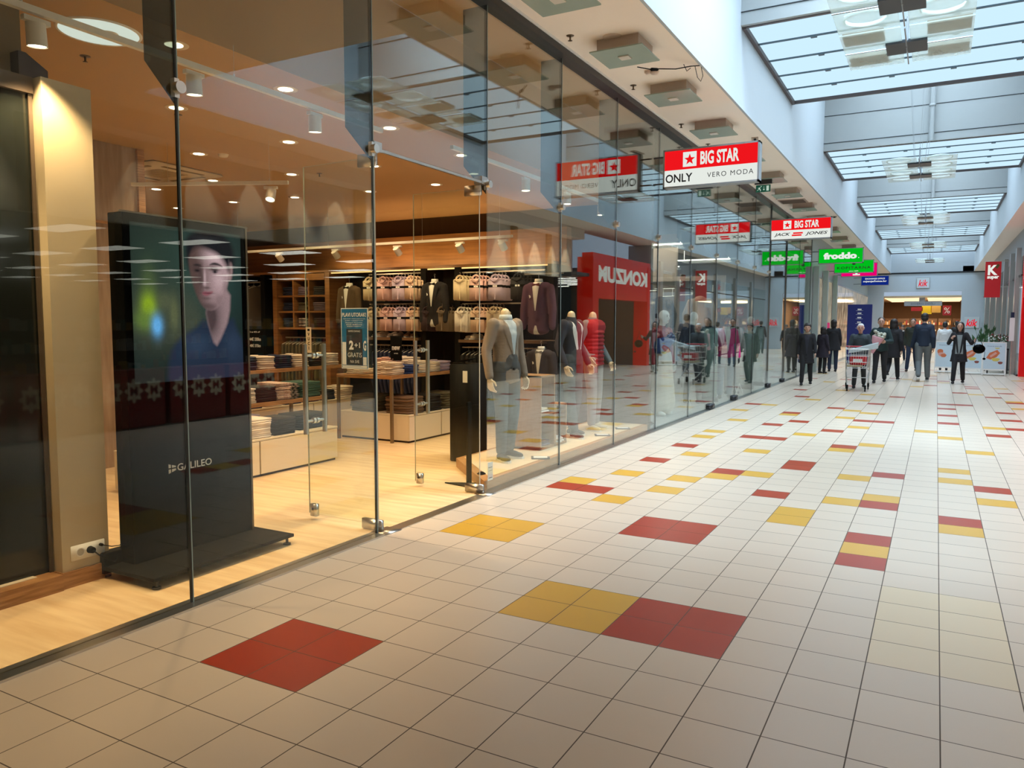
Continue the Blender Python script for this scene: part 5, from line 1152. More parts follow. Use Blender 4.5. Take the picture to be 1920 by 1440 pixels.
b.build('cloth', [mat('banner_red', (.45, .008, .012), .6, emis=.25), M_swhite, mat('banner_olive', (.12, .10, .015), .6)], bn)
b = MB(); b.cyl((5.0, 30.5, 3.81), (5.72, 30.5, 3.81), .015); b.cyl((5.0, 30.5, 2.9), (5.72, 30.5, 2.9), .008); b.build('bracket', M_steel, bn)
# reflected interior light lines of the supermarket and further shops
for k in range(7):
    for j in range(2):
        t = thing('linear_light', 'long white linear light under the dark ceiling of the right-hand shops', 'ceiling light', (7.2 + j * 2.4, 19.6 + k * .95 + (0 if k < 6 else 1), 2.96), 0, 'linear lights in the supermarket')
        b = MB(); b.box(-1.0, 1.0, -.03, .03, -.02, 0); b.build('tube_light', emit('cold_tube', (1.0, .96, .85), 4.0), t)
for k in range(9):
    t = thing('linear_light', 'pale linear light inside the dark shops beyond the red portal', 'ceiling light', (7.4 + (k % 3) * 1.6, 27 + k * 2.0, 3.2), R(20 * (k % 3)), 'linear lights in the dark shops'); b = MB(); b.box(-.7, .7, -.03, .03, -.02, 0); b.cyl((-.5, 0, 0), (-.5, 0, .395), .006); b.cyl((.5, 0, 0), (.5, 0, .395), .006); b.build('tube_light', emit('cold_tube', (1, .96, .85), 4.0), t)
# drugstore opposite: ceiling light panels, counter with ornamental M panels, shelves
cpanel = None
for i in range(7):
    for j in range(10):
        x, y = 7.9 + 2.3 * i, -4.5 + 2.3 * j
        if cpanel is None:
            cpanel = thing('ceiling_panel_light', 'rectangular light panel in the dark ceiling of the store opposite', 'ceiling light', (x, y, 2.975), 0, 'light panels in the store opposite')
            b = MB(); b.box(-.58, -.02, -.28, .28, -.01, 0); b.box(.02, .58, -.28, .28, -.01, 0); b.build('diffuser', emit('store_panel_glow', (1.0, .96, .86), 5.0), cpanel)
            b = MB(); b.box(-.6, .6, -.3, .3, -.006, .001); b.build('frame', M_dark, cpanel)
        else: dup(cpanel, (x, y, 2.975))
M_ctr = mat('counter_red', (.22, .02, .015), .4); M_tan = mat('ornament_cream', (.65, .52, .36), .5)
for k in range(5):
    t = thing('checkout_counter', 'red checkout counter with cream M ornaments in the store opposite', 'counter', (0, 2.1 + 1.15 * k, 0), 0, 'checkout counters in the store opposite')
    b = MB(); b.box(6.75, 7.2, 0, 1.05, .003, .86); b.build('body', M_ctr, t)
    b = MB(); F = FW((6.748, 1.05, 0))
    for q in range(3):
        cx = .19 + .335 * q; pts = [(cx + (.13 + .028 * math.cos(8 * a)) * math.cos(a), .55 + (.16 + .03 * math.cos(8 * a)) * math.sin(a)) for a in [2 * PI * i / 40 for i in range(40)]]
        poly(b, F, pts, 0, .002); add_text(b, 'M', F, cx, .55, .12, .13, 1, .03, .004)
    b.build('ornament', [M_tan, M_ctr], t)
rs = random.Random(3)
for k in range(9):
    t = thing('store_shelf', 'tall dark store shelf filled with small goods in the store opposite', 'shelf', (9.4 + (k % 3) * 3.4, -3 + 6.2 * (k // 3), 0), 0, 'shelves in the store opposite')
    b = MB(); b.box(0, .5, 0, 4.2, .003, 1.7); b.build('rack', mat('shelf_dark_grey', (.05, .05, .05), .6), t)
    b = MB()
    for z in (.25, .65, 1.05, 1.42):
        yy = .05
        while yy < 4.05: w_ = rs.uniform(.06, .16); b.box(-.12, 0, yy, yy + w_ * .9, z, z + rs.uniform(.12, .26), rs.randrange(4)); yy += w_
    o = b.build('goods', [mat('goods_white', (.5, .5, .48), .5), mat('goods_red', (.3, .03, .03), .5), mat('goods_teal', (.03, .2, .22), .5), mat('goods_yellow', (.45, .3, .05), .5)], t); o['kind'] = 'stuff'

# ---------------------------------------------------------------- discount store at the far end
M_w = emit('warm_store_ceiling_light', (1.0, .74, .42), 2.2)
for yy_ in (49, 52.0):
    l = bpy.data.lights.new('store_light', 'AREA'); l.energy = 160; l.size = 3; l.color = (1, .80, .55); lo = bpy.data.objects.new('store_light', l); sc.collection.objects.link(lo); lo.location = (2.7, yy_, 3.0)
b = MB(); b.box(.3, 5.2, YEND + .2, 58, 3.05, 3.15); struct('ceiling_far_store', b, mat('warm_ceiling', (.7, .55, .36), .7))
b = MB(); b.box(.0, 5.6, YEND + .1, 58, -.1, -.001); struct('floor_far_store', b, mat('far_floor', (.45, .40, .34), .4))
b = MB(); b.box(.2, .3, YEND + .2, 58, 0, 3.1); b.box(5.2, 5.3, YEND + .2, 58, 0, 3.1); b.box(.2, 5.3, 58, 58.1, 0, 3.1); struct('wall_far_store', b, mat('far_store_wall', (.30, .17, .09), .7))
for k in range(5):
    for j in range(2):
        t = thing('strip_light', 'warm strip light in the ceiling of the discount store', 'ceiling light', (1.7 + 2.2 * j, 48.2 + 1.9 * k, 3.045), 0, 'strip lights in the discount store'); b = MB(); b.box(-.9, .9, -.20, .20, -.02, 0); b.build('diffuser', M_w, t)
kk = thing('shop_sign', 'white square sign with red kik lettering above the far store entrance', 'sign', (0, 0, 0)); b = MB(); F = FS((2.44, YEND - .03, 3.56)); rect(b, F, 0, .66, 0, .60, 0, 0, .02); rect(b, F, .02, .64, .02, .58, 1, .022); add_text(b, 'kik', F, .33, .29, .46, .36, 2, .015, .026, shear=.25); b.build('face', [M_steel, mat('sign_pale', (.55, .62, .66), .5), emit('kik_red', (.85, .01, .03), .9)], kk)
kk = thing('shop_sign', 'red kik lettering on a clear panel at the right of the far store', 'sign', (0, 0, 0)); b = MB(); F = FS((4.86, YEND - .03, 1.35)); rect(b, F, 0, .70, 0, .60, 0, 0, .012); add_text(b, 'kik', F, .35, .28, .54, .38, 1, .02, .016, shear=.25); b.build('face', [mat('sign_pale', (.55, .62, .66), .5), emit('kik_red', (.85, .01, .03), .9)], kk)
ds = thing('hanging_sign', 'grey hanging sign reading DOBRO DOŠLI in the far store entrance', 'sign', (0, 0, 0)); b = MB(); b.box(1.85, 3.75, YEND + .4, YEND + .43, 2.58, 2.84); add_text(b, 'DOBRO DOŠLI', FS((1.85, YEND + .395, 2.58)), .95, .13, 1.2, .14, 1, .0, .0); b.box(2.6, 2.9, YEND + .4, YEND + .43, 2.84, 3.05); b.build('panel', [mat('sign_grey', (.36, .40, .44), .5), mat('sign_text_grey', (.12, .15, .2), .5)], ds)
for (x, w, z0, z1, c, l, tx) in ((3.80, .42, 2.05, 2.60, (.25, .01, .015), 'dark red percent banner hanging in the far store', '%'), (3.2, .5, 2.2, 2.6, (.55, .30, .06), 'orange promotional banner hanging in the far store', None), (2.75, .5, 2.12, 2.62, (.6, .40, .01), 'yellow promotional banner hanging in the far store', None), (2.2, .6, 2.3, 2.52, (.02, .06, .11), 'dark blue banner hanging in the far store', None)):
    t = thing('store_banner', l, 'banner', (0, 0, 0)); b = MB(); b.box(x, x + w, YEND + .9, YEND + .92, z0, z1)
    if tx: add_text(b, tx, FS((x, YEND + .898, z0)), w / 2, (z1 - z0) / 2, w * .7, (z1 - z0) * .6, 1, .0, 0)
    b.build('print', [mat('banner_' + l.split()[0], c, .6, emis=.3), M_white], t)
for k in range(6):
    t = thing('goods_shelf', 'shelf of brightly lit goods in the discount store', 'shelf', (.5 + .78 * k, 53 + (k % 2), 0), 0, 'goods shelves in the discount store'); b = MB(); b.box(0, .7, 0, .4, .003, 1.9); b.build('rack', mat('rack_brown', (.12, .06, .03), .6), t)
    b = MB()
    for z in (.3, .7, 1.1, 1.5):
        for q in range(7): b.box(.02 + .095 * q, .10 + .095 * q, -.08, 0, z, z + rs.uniform(.1, .3), rs.randrange(4))
    o = b.build('goods', [mat('goods_lit', (.8, .7, .55), .5), mat('goods_red', (.3, .03, .03), .5), mat('goods_black', (.03, .03, .03), .5), mat('goods_amber', (.5, .25, .08), .5)], t); o['kind'] = 'stuff'
bt = thing('info_totem', 'navy blue information totem with white pictograms by the far corner', 'totem', (0, 0, 0)); b = MB(); b.box(.42, 1.30, 30.9, 31.05, .003, 2.32); F = FS((.42, 30.898, 0))
for z in (2.1, 1.95, 1.78, 1.6, 1.42): rect(b, F, .36, .50, z, z + .05, 1, 0); rect(b, F, .30, .56, z - .03, z - .022, 1, 0)
b.build('panel', [mat('totem_navy', (.006, .014, .11), .4, emis=.25), M_white], bt)
# A-boards
def aboard(x, y, label, seed, w=.62, h=1.02, rz=0):
    a = thing('poster_stand', label, 'poster stand', (x, y, 0), rz); M = Matrix.Rotation(R(-6), 4, 'X')
    b = MB(); b.box(-w / 2, -w / 2 + .03, -.015, .015, .004, h, 0, M); b.box(w / 2 - .03, w / 2, -.015, .015, .004, h, 0, M); b.box(-w / 2, w / 2, -.015, .015, h - .03, h, 0, M); b.box(-w / 2, w / 2, -.015, .015, .16, .20, 0, M); b.box(-w / 2, -w / 2 + .03, .30, .33, .004, .95, 0); b.box(w / 2 - .03, w / 2, .30, .33, .004, .95, 0); b.box(-w / 2, w / 2, .03, .33, .03, .05); b.build('frame', M_white, a)
    F = M @ FS((-w / 2, -.016, .2)); b = MB(); H = h - .23; rect(b, F, .03, w - .03, 0, H, 0, 0); r2 = random.Random(seed)
    add_text(b, 'Dnevna ponuda', F, w / 2, H - .10, w * .6, .05, 1, .0, .002)
    if seed == 2:
        poly(b, F, blob(w * .25, H * .60, .08, .10, wob=.1), 2, .002); poly(b, F, blob(w * .32, H * .5, .10, .07, wob=.1), 5, .0022); poly(b, F, blob(w * .4, H * .45, .08, .06, wob=.12), 2, .0024)
    else:
        poly(b, F, [(w * .16, H * .42), (w * .30, H * .62), (w * .62, H * .74), (w * .74, H * .62), (w * .60, H * .46), (w * .34, H * .36)], 2, .002)
        poly(b, F, [(w * .30, H * .50), (w * .55, H * .66), (w * .62, H * .60), (w * .36, H * .44)], 5, .0024); poly(b, F, blob(w * .56, H * .36, .10, .06, wob=.2), 3, .0022); poly(b, F, blob(w * .76, H * .24, .06, .045, wob=.15), 4, .0024); poly(b, F, blob(w * .62, H * .8, .06, .02, wob=.2), 3, .0022)
    b.build('poster_print', [mat('poster_pale_blue', (.55, .68, .76), .5), mat('poster_text_blue', (.10, .18, .28), .5), mat('food_orange', (.62, .16, .06), .5), mat('food_yellow', (.65, .55, .12), .5), mat('food_brown', (.25, .07, .05), .5), mat('food_pink', (.70, .36, .30), .5)], a)
aboard(5.10, 25.2, 'white framed food poster stand at the right beside the red column', 1); aboard(4.50, 25.5, 'white framed food poster stand half hidden behind the woman in black', 3); aboard(3.82, 25.9, 'white framed poster stand with blue berries left of the woman in black', 2)
# flower stall
fs = thing('flower_stall', 'dark stepped flower stall table before the steel columns', 'stall', (0, 0, 0)); b = MB(); b.box(4.95, 5.55, 26.3, 27.9, .75, .80); b.build('table_top', M_dark, fs)
for x, y in ((4.97, 26.32), (5.5, 26.32), (4.97, 27.85), (5.5, 27.85)): b = MB(); b.box(x, x + .04, y, y + .04, .003, .749); b.build('leg', M_dark, fs)
def pot_plant(x, y, z, s, col, label, n=26, flower=None, spread=.18, h=.4):
    p = thing('potted_plant', label, 'plant', (x, y, z)); b = MB(); b.lathe([(0, 0), (.05 * s, 0), (.07 * s, .11 * s), (.06 * s, .11 * s), (0, .10 * s)], n=16); b.build('pot', mat('pot_white', (.6, .6, .6), .5), p)
    r2 = random.Random(int(x * 100 + y * 10)); b = MB()
    for k in range(n):
        a = r2.uniform(0, 2 * PI); rr = r2.uniform(.2, 1) * spread * s; z1 = r2.uniform(.4, 1) * h * s + .1 * s; base = V(0, 0, .1 * s); tip = V(rr * math.cos(a), rr * math.sin(a), z1)
        b.tube([base, base.lerp(tip, .5) + V(0, 0, .04 * s), tip], .003 * s, 4); d = (tip - base).normalized(); sd = d.orthogonal().normalized() * .022 * s
        b.add([tip - d * .05 * s, tip + sd, tip + d * .06 * s, tip - sd], [(0, 1, 2, 3)], 0)
        if flower and k % 2 == 0: b.ell(tip + V(0, 0, .02 * s), .022 * s, .022 * s, .020 * s, 8, 5, 1)
    b.build('foliage', [mat('leaf_green', (.06, .14, .05), .6), flower or M_white], p)
fl = [(mat('bloom_white', (.8, .8, .75), .6), 'white'), (mat('bloom_red', (.4, .02, .04), .6), 'dark red'), (mat('bloom_pink', (.6, .15, .2), .6), 'pink')]
for k in range(9):
    m, t = fl[k % 3]; pot_plant(5.02 + .062 * k, 26.45 + (k % 3) * .5, .801, .75 + .08 * (k % 2), None, '%s flowering pot plant on the flower stall, %s' % (t, ('first from the left', 'second from the left', 'third from the left', 'fourth from the left', 'in the middle', 'just right of the middle', 'third from the right', 'second from the right', 'at the right end')[k]), flower=m, spread=.12)
pot_plant(5.0, 28.55, .003, 1.9, None, 'tall leafy green plant behind the flower stall', n=60, spread=.2, h=.68)
for k, x in enumerate((4.62, 4.75, 4.9, 5.2, 5.6)):
    o = thing('glass_vase', 'tall clear vase or bottle standing on the flower stall', 'vase', (max(x, 5.0) + .02 * k, 26.36 + .35 * (k % 4), .801), 0, 'clear vases on the flower stall'); b = MB(); b.lathe([(0, 0), (.035, .003), (.04, .15), (.022, .30), (.026, .36), (.020, .36), (.018, .30), (.034, .15), (.03, .01)], n=16); b.build('vessel', mat('vase_glass', (.55, .62, .62), .15, alpha=.6), o)
nt_ = thing('notice_board', 'white notice with navy head fixed beside the red column', 'notice', (0, 0, 0)); b = MB(); b.box(5.47, 5.60, 25.5, 25.52, 1.05, 1.75); b.box(5.49, 5.58, 25.49, 25.52, 1.76, 1.92, 1); b.box(5.53, 5.55, 25.51, 25.53, .003, 1.05, 2); b.build('board', [M_white, c_navy, M_steel], nt_)
# ================================================================ people
k_skin = mat('skin', (0.50, 0.30, 0.22), 0.55, var=0.03)
K = lambda n, c: mat('cloth_' + n, c, .85, var=.10, scale=14)
bk = K('black', (.010, .010, .013)); nv = K('navy', (.012, .022, .045)); gy = K('grey', (.13, .15, .16)); dg = K('dark_green', (.010, .030, .032)); jn = K('dark_jeans', (.012, .022, .05))
hb = mat('hair_black', (.012, .010, .010), .6); hg = mat('hair_white', (.62, .62, .60), .7); hbr = mat('hair_brown', (.04, .025, .018), .6); hbl = mat('hair_blonde', (.45, .33, .18), .6)
walk = dict(kr=(.10, .16, .52), ar=(.12, .22, .10), kl=(-.10, .02, .50), al=(-.12, -.18, .11), er=(.215, -.10, 1.14), wr=(.225, -.04, .88), el=(-.215, .04, 1.14), wl=(-.225, .16, .92))
NP = lambda **k: {**BASE, **walk, **k}
figure('person', 'person with short dark hair walking in a long open black coat beside the glass front', 'person', (.66, 18.45, 0), -82, 1.56, NP(), k_skin, (bk, .62, .05, 1.05), K('black_trousers', (.008, .008, .010)), bk, None, hair=hb, hairstyle='bob', scarf=K('beige_scarf', (.25, .20, .15)), shirt=K('dark_shirt', (.02, .02, .03)), lapels=(bk, .9))
figure('person', 'person in a long black hooded coat standing with back turned at the glass front', 'person', (.59, 24.8, 0), 100, 1.68, dict(wl=(-.28, .14, 1.0), el=(-.27, 0, 1.15)), k_skin, (bk, .72, .07, 1.12), jn, bk, None, hair=hb, hairstyle='hood')
figure('person', 'second dark coated person holding things close behind the black hooded coat', 'person', (.42, 23.6, 0), 60, 1.45, dict(wl=(-.20, .24, 1.05), el=(-.25, .05, 1.12)), k_skin, (K('dark_plum', (.014, .010, .02)), .60, .08, 1.1), bk, bk, None, hair=hb, hairstyle='long')
pushp = NP(el=(-.26, .08, 1.10), er=(.26, .08, 1.10), wl=(-.27, .36, 1.08), wr=(.27, .36, 1.08), hdl=(0, .03, -.02), hdr=(0, .03, -.02), curl=.9, sl=(-.185, .06, 1.40), sr=(.185, .06, 1.40), head=(0, .12, 1.61))
figure('person', 'white-haired person in a dark jacket pushing the shopping trolley', 'person', (1.92, 18.15, 0), -86, 1.58, pushp, mat('skin_ruddy', (.52, .28, .22), .55), (K('slate_jacket', (.030, .045, .055)), .86, .02, 1.15), K('dark_slacks', (.02, .022, .026)), bk, None, hair=hg, hairstyle='bald', fat=1.08)
hold = NP(el=(-.26, .05, 1.12), wl=(-.12, .26, 1.12), er=(.28, -.12, 1.16), wr=(.36, -.16, .92), curl=.7)
figure('person', 'tall person in a dark green sports jacket carrying a pink wrapped bouquet', 'person', (2.25, 20.2, 0), -88, 1.72, hold, k_skin, (dg, .86, .01, 1.15), K('charcoal', (.012, .013, .016)), bk, None, hair=hbr, hairstyle='short', fat=1.1)
figure('person', 'dark dressed person half hidden behind the green jacket with one heel lifted', 'person', (2.50, 21.3, 0), 85, 1.68, NP(al=(-.09, -.30, .25), kl=(-.09, .05, .5)), k_skin, (bk, .66, .04, 1.1), bk, bk, M_white, hair=hb, hairstyle='long')
figure('person', 'person seen from behind in a navy sweater and grey trousers', 'person', (3.24, 21.5, 0), 92, 1.84, NP(al=(-.10, -.26, .16), liftl=-.5, wl=(-.27, .10, .88), hl=(-.10, 0, .94), hr=(.10, 0, .94)), k_skin, (nv, .90, 0, 1.12), gy, K('dark_sneaker', (.02, .022, .025)), M_white, hair=hb, hairstyle='short', fat=1.1, legfat=1.12)
figure('person', 'dark-haired person in a black coat and grey top walking this way with a round bag', 'person', (4.07, 20.95, 0), -92, 1.60, NP(er=(.27, 0, 1.16), wr=(.20, .16, 1.30), el=(-.30, .06, 1.16), wl=(-.36, .20, 1.24)), k_skin, (bk, .62, .06, 1.02), bk, bk, None, hair=hb, hairstyle='long', lapels=(bk, .82), shirt=None)
ob = [o for o in sc.collection.objects if o.name.startswith('person') and o.parent is None][-1]
for c in list(ob.children):
    pass
bmx = MB(); tgt_ = [c for c in ob.children if c.name.startswith('jacket')][0]
drape(bmx, tgt_.data, [(-.085, 1.40), (.085, 1.40), (.10, .86), (-.10, .86)], (0, -1, 0), .006, 16); bmx.build('top', K('grey_top', (.20, .23, .24)), ob)
hb_ = thing('handbag', 'round black handbag on a long strap held out by the person in the black coat', 'bag', (4.50, 20.65, .93)); b = MB(); b.ell((0, 0, 0), .14, .08, .12, 20, 12); b.build('pouch', M_gloss, hb_)
b = MB(); b.tube([(-.11, 0, .06), (-.08, -.02, .22), (-.03, -.03, .40), (.02, -.02, .22), (.10, 0, .05)], .008, 6); b.tube([(.10, 0, .03), (.13, 0, -.08), (.12, 0, -.22)], .005, 6); b.ell((.12, 0, -.25), .035, .02, .03, 10, 6); b.build('strap', M_black, hb_)
figure('person', 'person in a quilted olive jacket and dark jeans behind the navy sweater', 'person', (2.86, 26.1, 0), -95, 1.72, NP(), k_skin, (K('olive_quilt', (.022, .030, .022)), .82, .01, 1.18), jn, K('brown_shoe', (.05, .035, .03)), None, hair=hb, hairstyle='short', fat=1.06)
figure('person', 'small dark-haired person in a black top with white collar walking far down the mall', 'person', (2.28, 33.9, 0), -90, 1.50, NP(wr=(.10, .22, 1.06)), k_skin, (bk, .80, .01, 1.1), jn, bk, M_white, hair=hbr, hairstyle='bob', scarf=M_white)
figure('person', 'blonde person in a pale coat beside the small dark-haired one', 'person', (1.95, 34.6, 0), -90, 1.52, NP(), k_skin, (K('pale_coat', (.45, .45, .45)), .6, .04, 1.1), bk, bk, None, hair=hbl, hairstyle='bob')
figure('person', 'person in a white hooded puffer jacket seen from behind by the poster stands', 'person', (3.78, 27.6, 0), 88, 1.62, None, k_skin, (K('white_puffer', (.62, .64, .64)), .74, .02, 1.28), bk, bk, None, hair=hb, hairstyle='short')
figure('person', 'person in a dark jacket entering the far discount store', 'person', (4.35, 39.0, 0), 90, 1.68, NP(), k_skin, (K('black2', (.02, .02, .022)), .8, .01, 1.15), bk, bk, None, hair=hb, hairstyle='short')
figure('person', 'person in a burgundy jacket far inside by the discount store entrance', 'person', (3.2, 44.0, 0), -90, 1.66, NP(), k_skin, (K('burgundy', (.10, .012, .02)), .8, .01, 1.15), bk, bk, None, hair=hbr, hairstyle='short')
figure('person', 'person in a teal jacket standing in the discount store entrance', 'person', (1.6, 43.0, 0), -80, 1.68, NP(), k_skin, (K('teal', (.012, .05, .06)), .8, .01, 1.15), jn, bk, None, hair=hb, hairstyle='short')
# bouquet, trolley and its load
bq = thing('bouquet', 'pink paper-wrapped bouquet carried by the person in the green jacket', 'bouquet', (2.16, 19.80, 1.06), R(0)); bq.scale = (1.35, 1.35, 1.35); b = MB(); M = Matrix.Rotation(R(18), 4, 'Y')
b.lathe([(.03, -.20), (.06, -.05), (.11, .12), (.10, .13), (.05, -.04)], n=16, M=M); b.build('wrapping', K('pink_paper', (.60, .30, .34)), bq); b = MB(); r5 = random.Random(5)
for k in range(14): p = M @ V(r5.uniform(-.09, .09), r5.uniform(-.07, .07), r5.uniform(.12, .22)); b.ell(p, .035, .035, .03, 8, 6)
b.build('blooms', mat('cream_blooms', (.42, .42, .34), .7), bq)
tr = thing('shopping_trolley', 'grey wire shopping trolley with red handle pushed by the white-haired person', 'shopping trolley', (1.93, 17.45, 0), R(3))
M_wire = mat('trolley_wire', (.55, .56, .54), .35, .7)
b = MB(); TY0, TY1 = -.42, .36
def ring(z, w0, w1): return [(-w0, TY0 + (z < .6) * .10, z), (w0, TY0 + (z < .6) * .10, z), (w1, TY1, z), (-w1, TY1, z)]
for z, w0, w1 in ((.98, .24, .28), (.82, .235, .27), (.68, .22, .265), (.54, .21, .255)):
    q = ring(z, w0, w1)
    for i in range(4): b.cyl(q[i], q[(i + 1) % 4], .009 if z == .98 else .006, n=6)
t_, bo = ring(.98, .24, .28), ring(.54, .21, .255)
for i in range(4):
    for s_ in [k / 9 for k in range(9)]:
        b.cyl(Vector(t_[i]).lerp(Vector(t_[(i + 1) % 4]), s_), Vector(bo[i]).lerp(Vector(bo[(i + 1) % 4]), s_), .0035, n=5)
for s_ in [k / 8 for k in range(9)]: b.cyl(Vector(bo[0]).lerp(Vector(bo[1]), s_), Vector(bo[3]).lerp(Vector(bo[2]), s_), .004, n=5)
b.build('basket', M_wire, tr)
b = MB(); b.cyl((-.27, TY1 + .05, 1.02), (.27, TY1 + .05, 1.02), .016, n=12); b.build('handle', mat('handle_red', (.45, .02, .03), .4), tr)
b = MB()
for sx in (-1, 1):
    b.tube([(sx * .27, TY1 + .05, 1.02), (sx * .26, TY1, .60), (sx * .25, TY1 - .05, .30), (sx * .24, TY1, .12)], .012, 8); b.tube([(sx * .25, TY1 - .02, .42), (sx * .22, 0, .26), (sx * .19, TY0 + .04, .13)], .012, 8); b.cyl((sx * .21, TY0 + .1, .53), (sx * .25, TY1 - .1, .45), .010, n=8)
b.cyl((-.24, TY1 - .05, .28), (.24, TY1 - .05, .28), .008, n=8); b.build('chassis', M_wire, tr)
for sx, y in ((-.24, TY1), (.24, TY1), (-.19, TY0 + .04), (.19, TY0 + .04)):
    b = MB(); b.cyl((sx - .014, y, .064), (sx + .014, y, .064), .060, n=18); b.box(sx - .022, sx + .022, y - .02, y + .02, .065, .15); b.build('wheel', M_black, tr)
for (nm_, lb, x, y, z, sx_, sy_, sz_, m) in (('red_box', 'red packaged box lying in the shopping trolley', .02, -.05, .60, .17, .20, .10, mat('pack_red', (.55, .008, .02), .4)), ('produce_bag', 'bag of yellowish groceries at the bottom of the shopping trolley', -.05, -.1, .565, .17, .18, .05, mat('grocery_tan', (.50, .42, .26), .6))):
    o = thing(nm_, lb, 'goods', (1.93 + x, 17.45 + y, z)); b = MB(); b.rbox(-sx_, sx_, -sy_, sy_, 0, sz_ * 2 if nm_ == 'red_box' else .04, .015)
    if nm_ == 'red_box': b.box(-.10, .10, -.203, -.2, .06, .14, 1)
    b.build('package', [m, M_white], o)
    if nm_ == 'red_box': o.location.z = .61
o = thing('wrapped_bundle', 'long clear plastic wrapped bundle lying across the shopping trolley', 'goods', (2.06, 17.2, 1.0), 0); b = MB(); b.prism([(-.34, -.02), (.30, -.10), (.36, .04), (-.28, .06)], .10, Matrix.Rotation(R(-18), 4, 'Y') @ frame((0, 0, 0), (1, 0, 0), (0, 0, 1))); b.build('plastic', mat('clear_wrap', (.55, .64, .68), .2, alpha=.75), o, bev=.02)
# ================================================================ fashion shop after the menswear shop
M_mw = mat('white_mannequin', (.75, .78, .74), .35); M_mb = mat('black_mannequin', (.012, .012, .014), .3)
MQ = dict(MP)
figure('mannequin', 'headless mannequin in beige blazer and black top just past the red window sign', 'mannequin', (-.45, 9.1, .004), 10, 1.70, MQ, M_mb, (C('sand_blazer', (.34, .30, .26)), .78, .01, 1.0), C('grey_wide_trousers', (.20, .18, .16)), bk, None, head=False, lapels=(bk, .95), shirt=bk, vox=.014)
figure('mannequin', 'white mannequin with head in red top, blue knit and cream skirt', 'mannequin', (-.55, 10.4, .004), -20, 1.78, MQ, M_mw, (K('red_knit', (.28, .02, .03)), 1.15, 0, 1.0), C('cream_skirt', (.58, .52, .42)), M_mw, None, vox=.014)
o_ = [o for o in sc.collection.objects if o.name.startswith('mannequin')][-1]
t = MB(); t.cap(V(-.05, 0, 1.0), V(-.06, 0, .20), .13, .20); t.cap(V(.05, 0, 1.0), V(.06, 0, .20), .13, .20); link('skirt', remesh(t, .02, 3, 'skirt'), C('cream_skirt', (.58, .52, .42)), o_)
t = MB(); t.cap(V(-.12, .03, 1.28), V(.12, .03, 1.16), .12, .14); link('knit', remesh(t, .016, 2, 'knit'), K('blue_knit', (.015, .04, .16)), o_)
figure('mannequin', 'white mannequin with head in a dark striped dress behind the security gate', 'mannequin', (-.62, 12.5, .004), 70, 1.78, MQ, M_mw, (C('striped_black', (.03, .03, .035)), .5, .05, 1.0), C('striped_dark', (.05, .05, .055)), bk, None, vox=.015)
figure('mannequin', 'black mannequin in a magenta waistcoat and jeans near the second shop door', 'mannequin', (-.30, 13.9, .004), -60, 1.74, MQ, M_mb, (K('magenta', (.50, .01, .16)), .86, .03, 1.06), K('light_denim', (.12, .20, .28)), bk, None, lapels=(K('magenta', (.5, .01, .16)), 1.0), shirt=M_white, vox=.015)
figure('mannequin', 'black mannequin in a pale grey top and patterned skirt beyond the magenta one', 'mannequin', (-.42, 15.0, .004), -60, 1.74, MQ, M_mb, (K('pale_grey', (.42, .43, .43)), .98, 0, 1.02), C('speckled', (.22, .22, .23)), bk, None, vox=.015)
figure('mannequin', 'white mannequin with head in a black coat at the far end of the fashion shop', 'mannequin', (-.75, 18.4, .004), -40, 1.74, MQ, M_mw, (bk, .6, .03, 1.04), bk, bk, None, vox=.016)
for k, (y, l) in enumerate(((13.0, 'near'), (16.4, 'second'), (17.6, 'far'))):
    g = thing('security_gate', '%s pale green glass anti-theft gate inside the fashion shop front' % l, 'security gate', (-.42, y, 0)); b = MB(); b.rbox(-.20, .20, -.03, .03, .004, .10, .01); b.build('base', M_dark, g); b = MB(); b.rbox(-.17, .17, -.022, .022, .10, 1.48, .015); b.build('panel', mat('gate_green_glass', (.22, .32, .29), .25), g); b = MB(); b.rbox(-.18, .18, -.03, .03, 1.48, 1.52, .01); b.build('top_cap', M_dark, g)
for k, (y, z) in enumerate(((12.6, 2.0), (13.5, 2.0))):
    t = thing('display_sweater', ('black hooded top' if k == 0 else 'large sand coloured sweater') + ' pinned on the sand partition in the fashion shop', 'sweater', (-1.9 + .9 * k, 14.40, z), PI); tb = MB(); tb.cap((-.14, 0, 0), (.14, 0, 0), .11, .11); tb.cap((0, 0, 0), (0, 0, -.42), .17, .17); limb(tb, [V(-.2, 0, .02), V(-.32, 0, -.25), V(-.30, .02, -.5)], [.09, .075, .06]); limb(tb, [V(.2, 0, .02), V(.32, 0, -.25), V(.30, .02, -.5)], [.09, .075, .06])
    link('knit_body', remesh(tb, .018, 3, 'knit'), K('hood_black', (.012, .012, .012)) if k == 0 else K('sand_knit', (.52, .40, .28)), t)
t = thing('wooden_portal', 'pale wooden frame around the partition display in the fashion shop', 'frame', (0, 0, 0)); b = MB(); b.box(-2.6, -.5, 14.52, 14.58, 2.5, 2.6); b.box(-.6, -.5, 14.52, 14.58, 2.0, 2.5); b.build('board', mat('pale_frame_wood', (.55, .45, .36), .5), t)
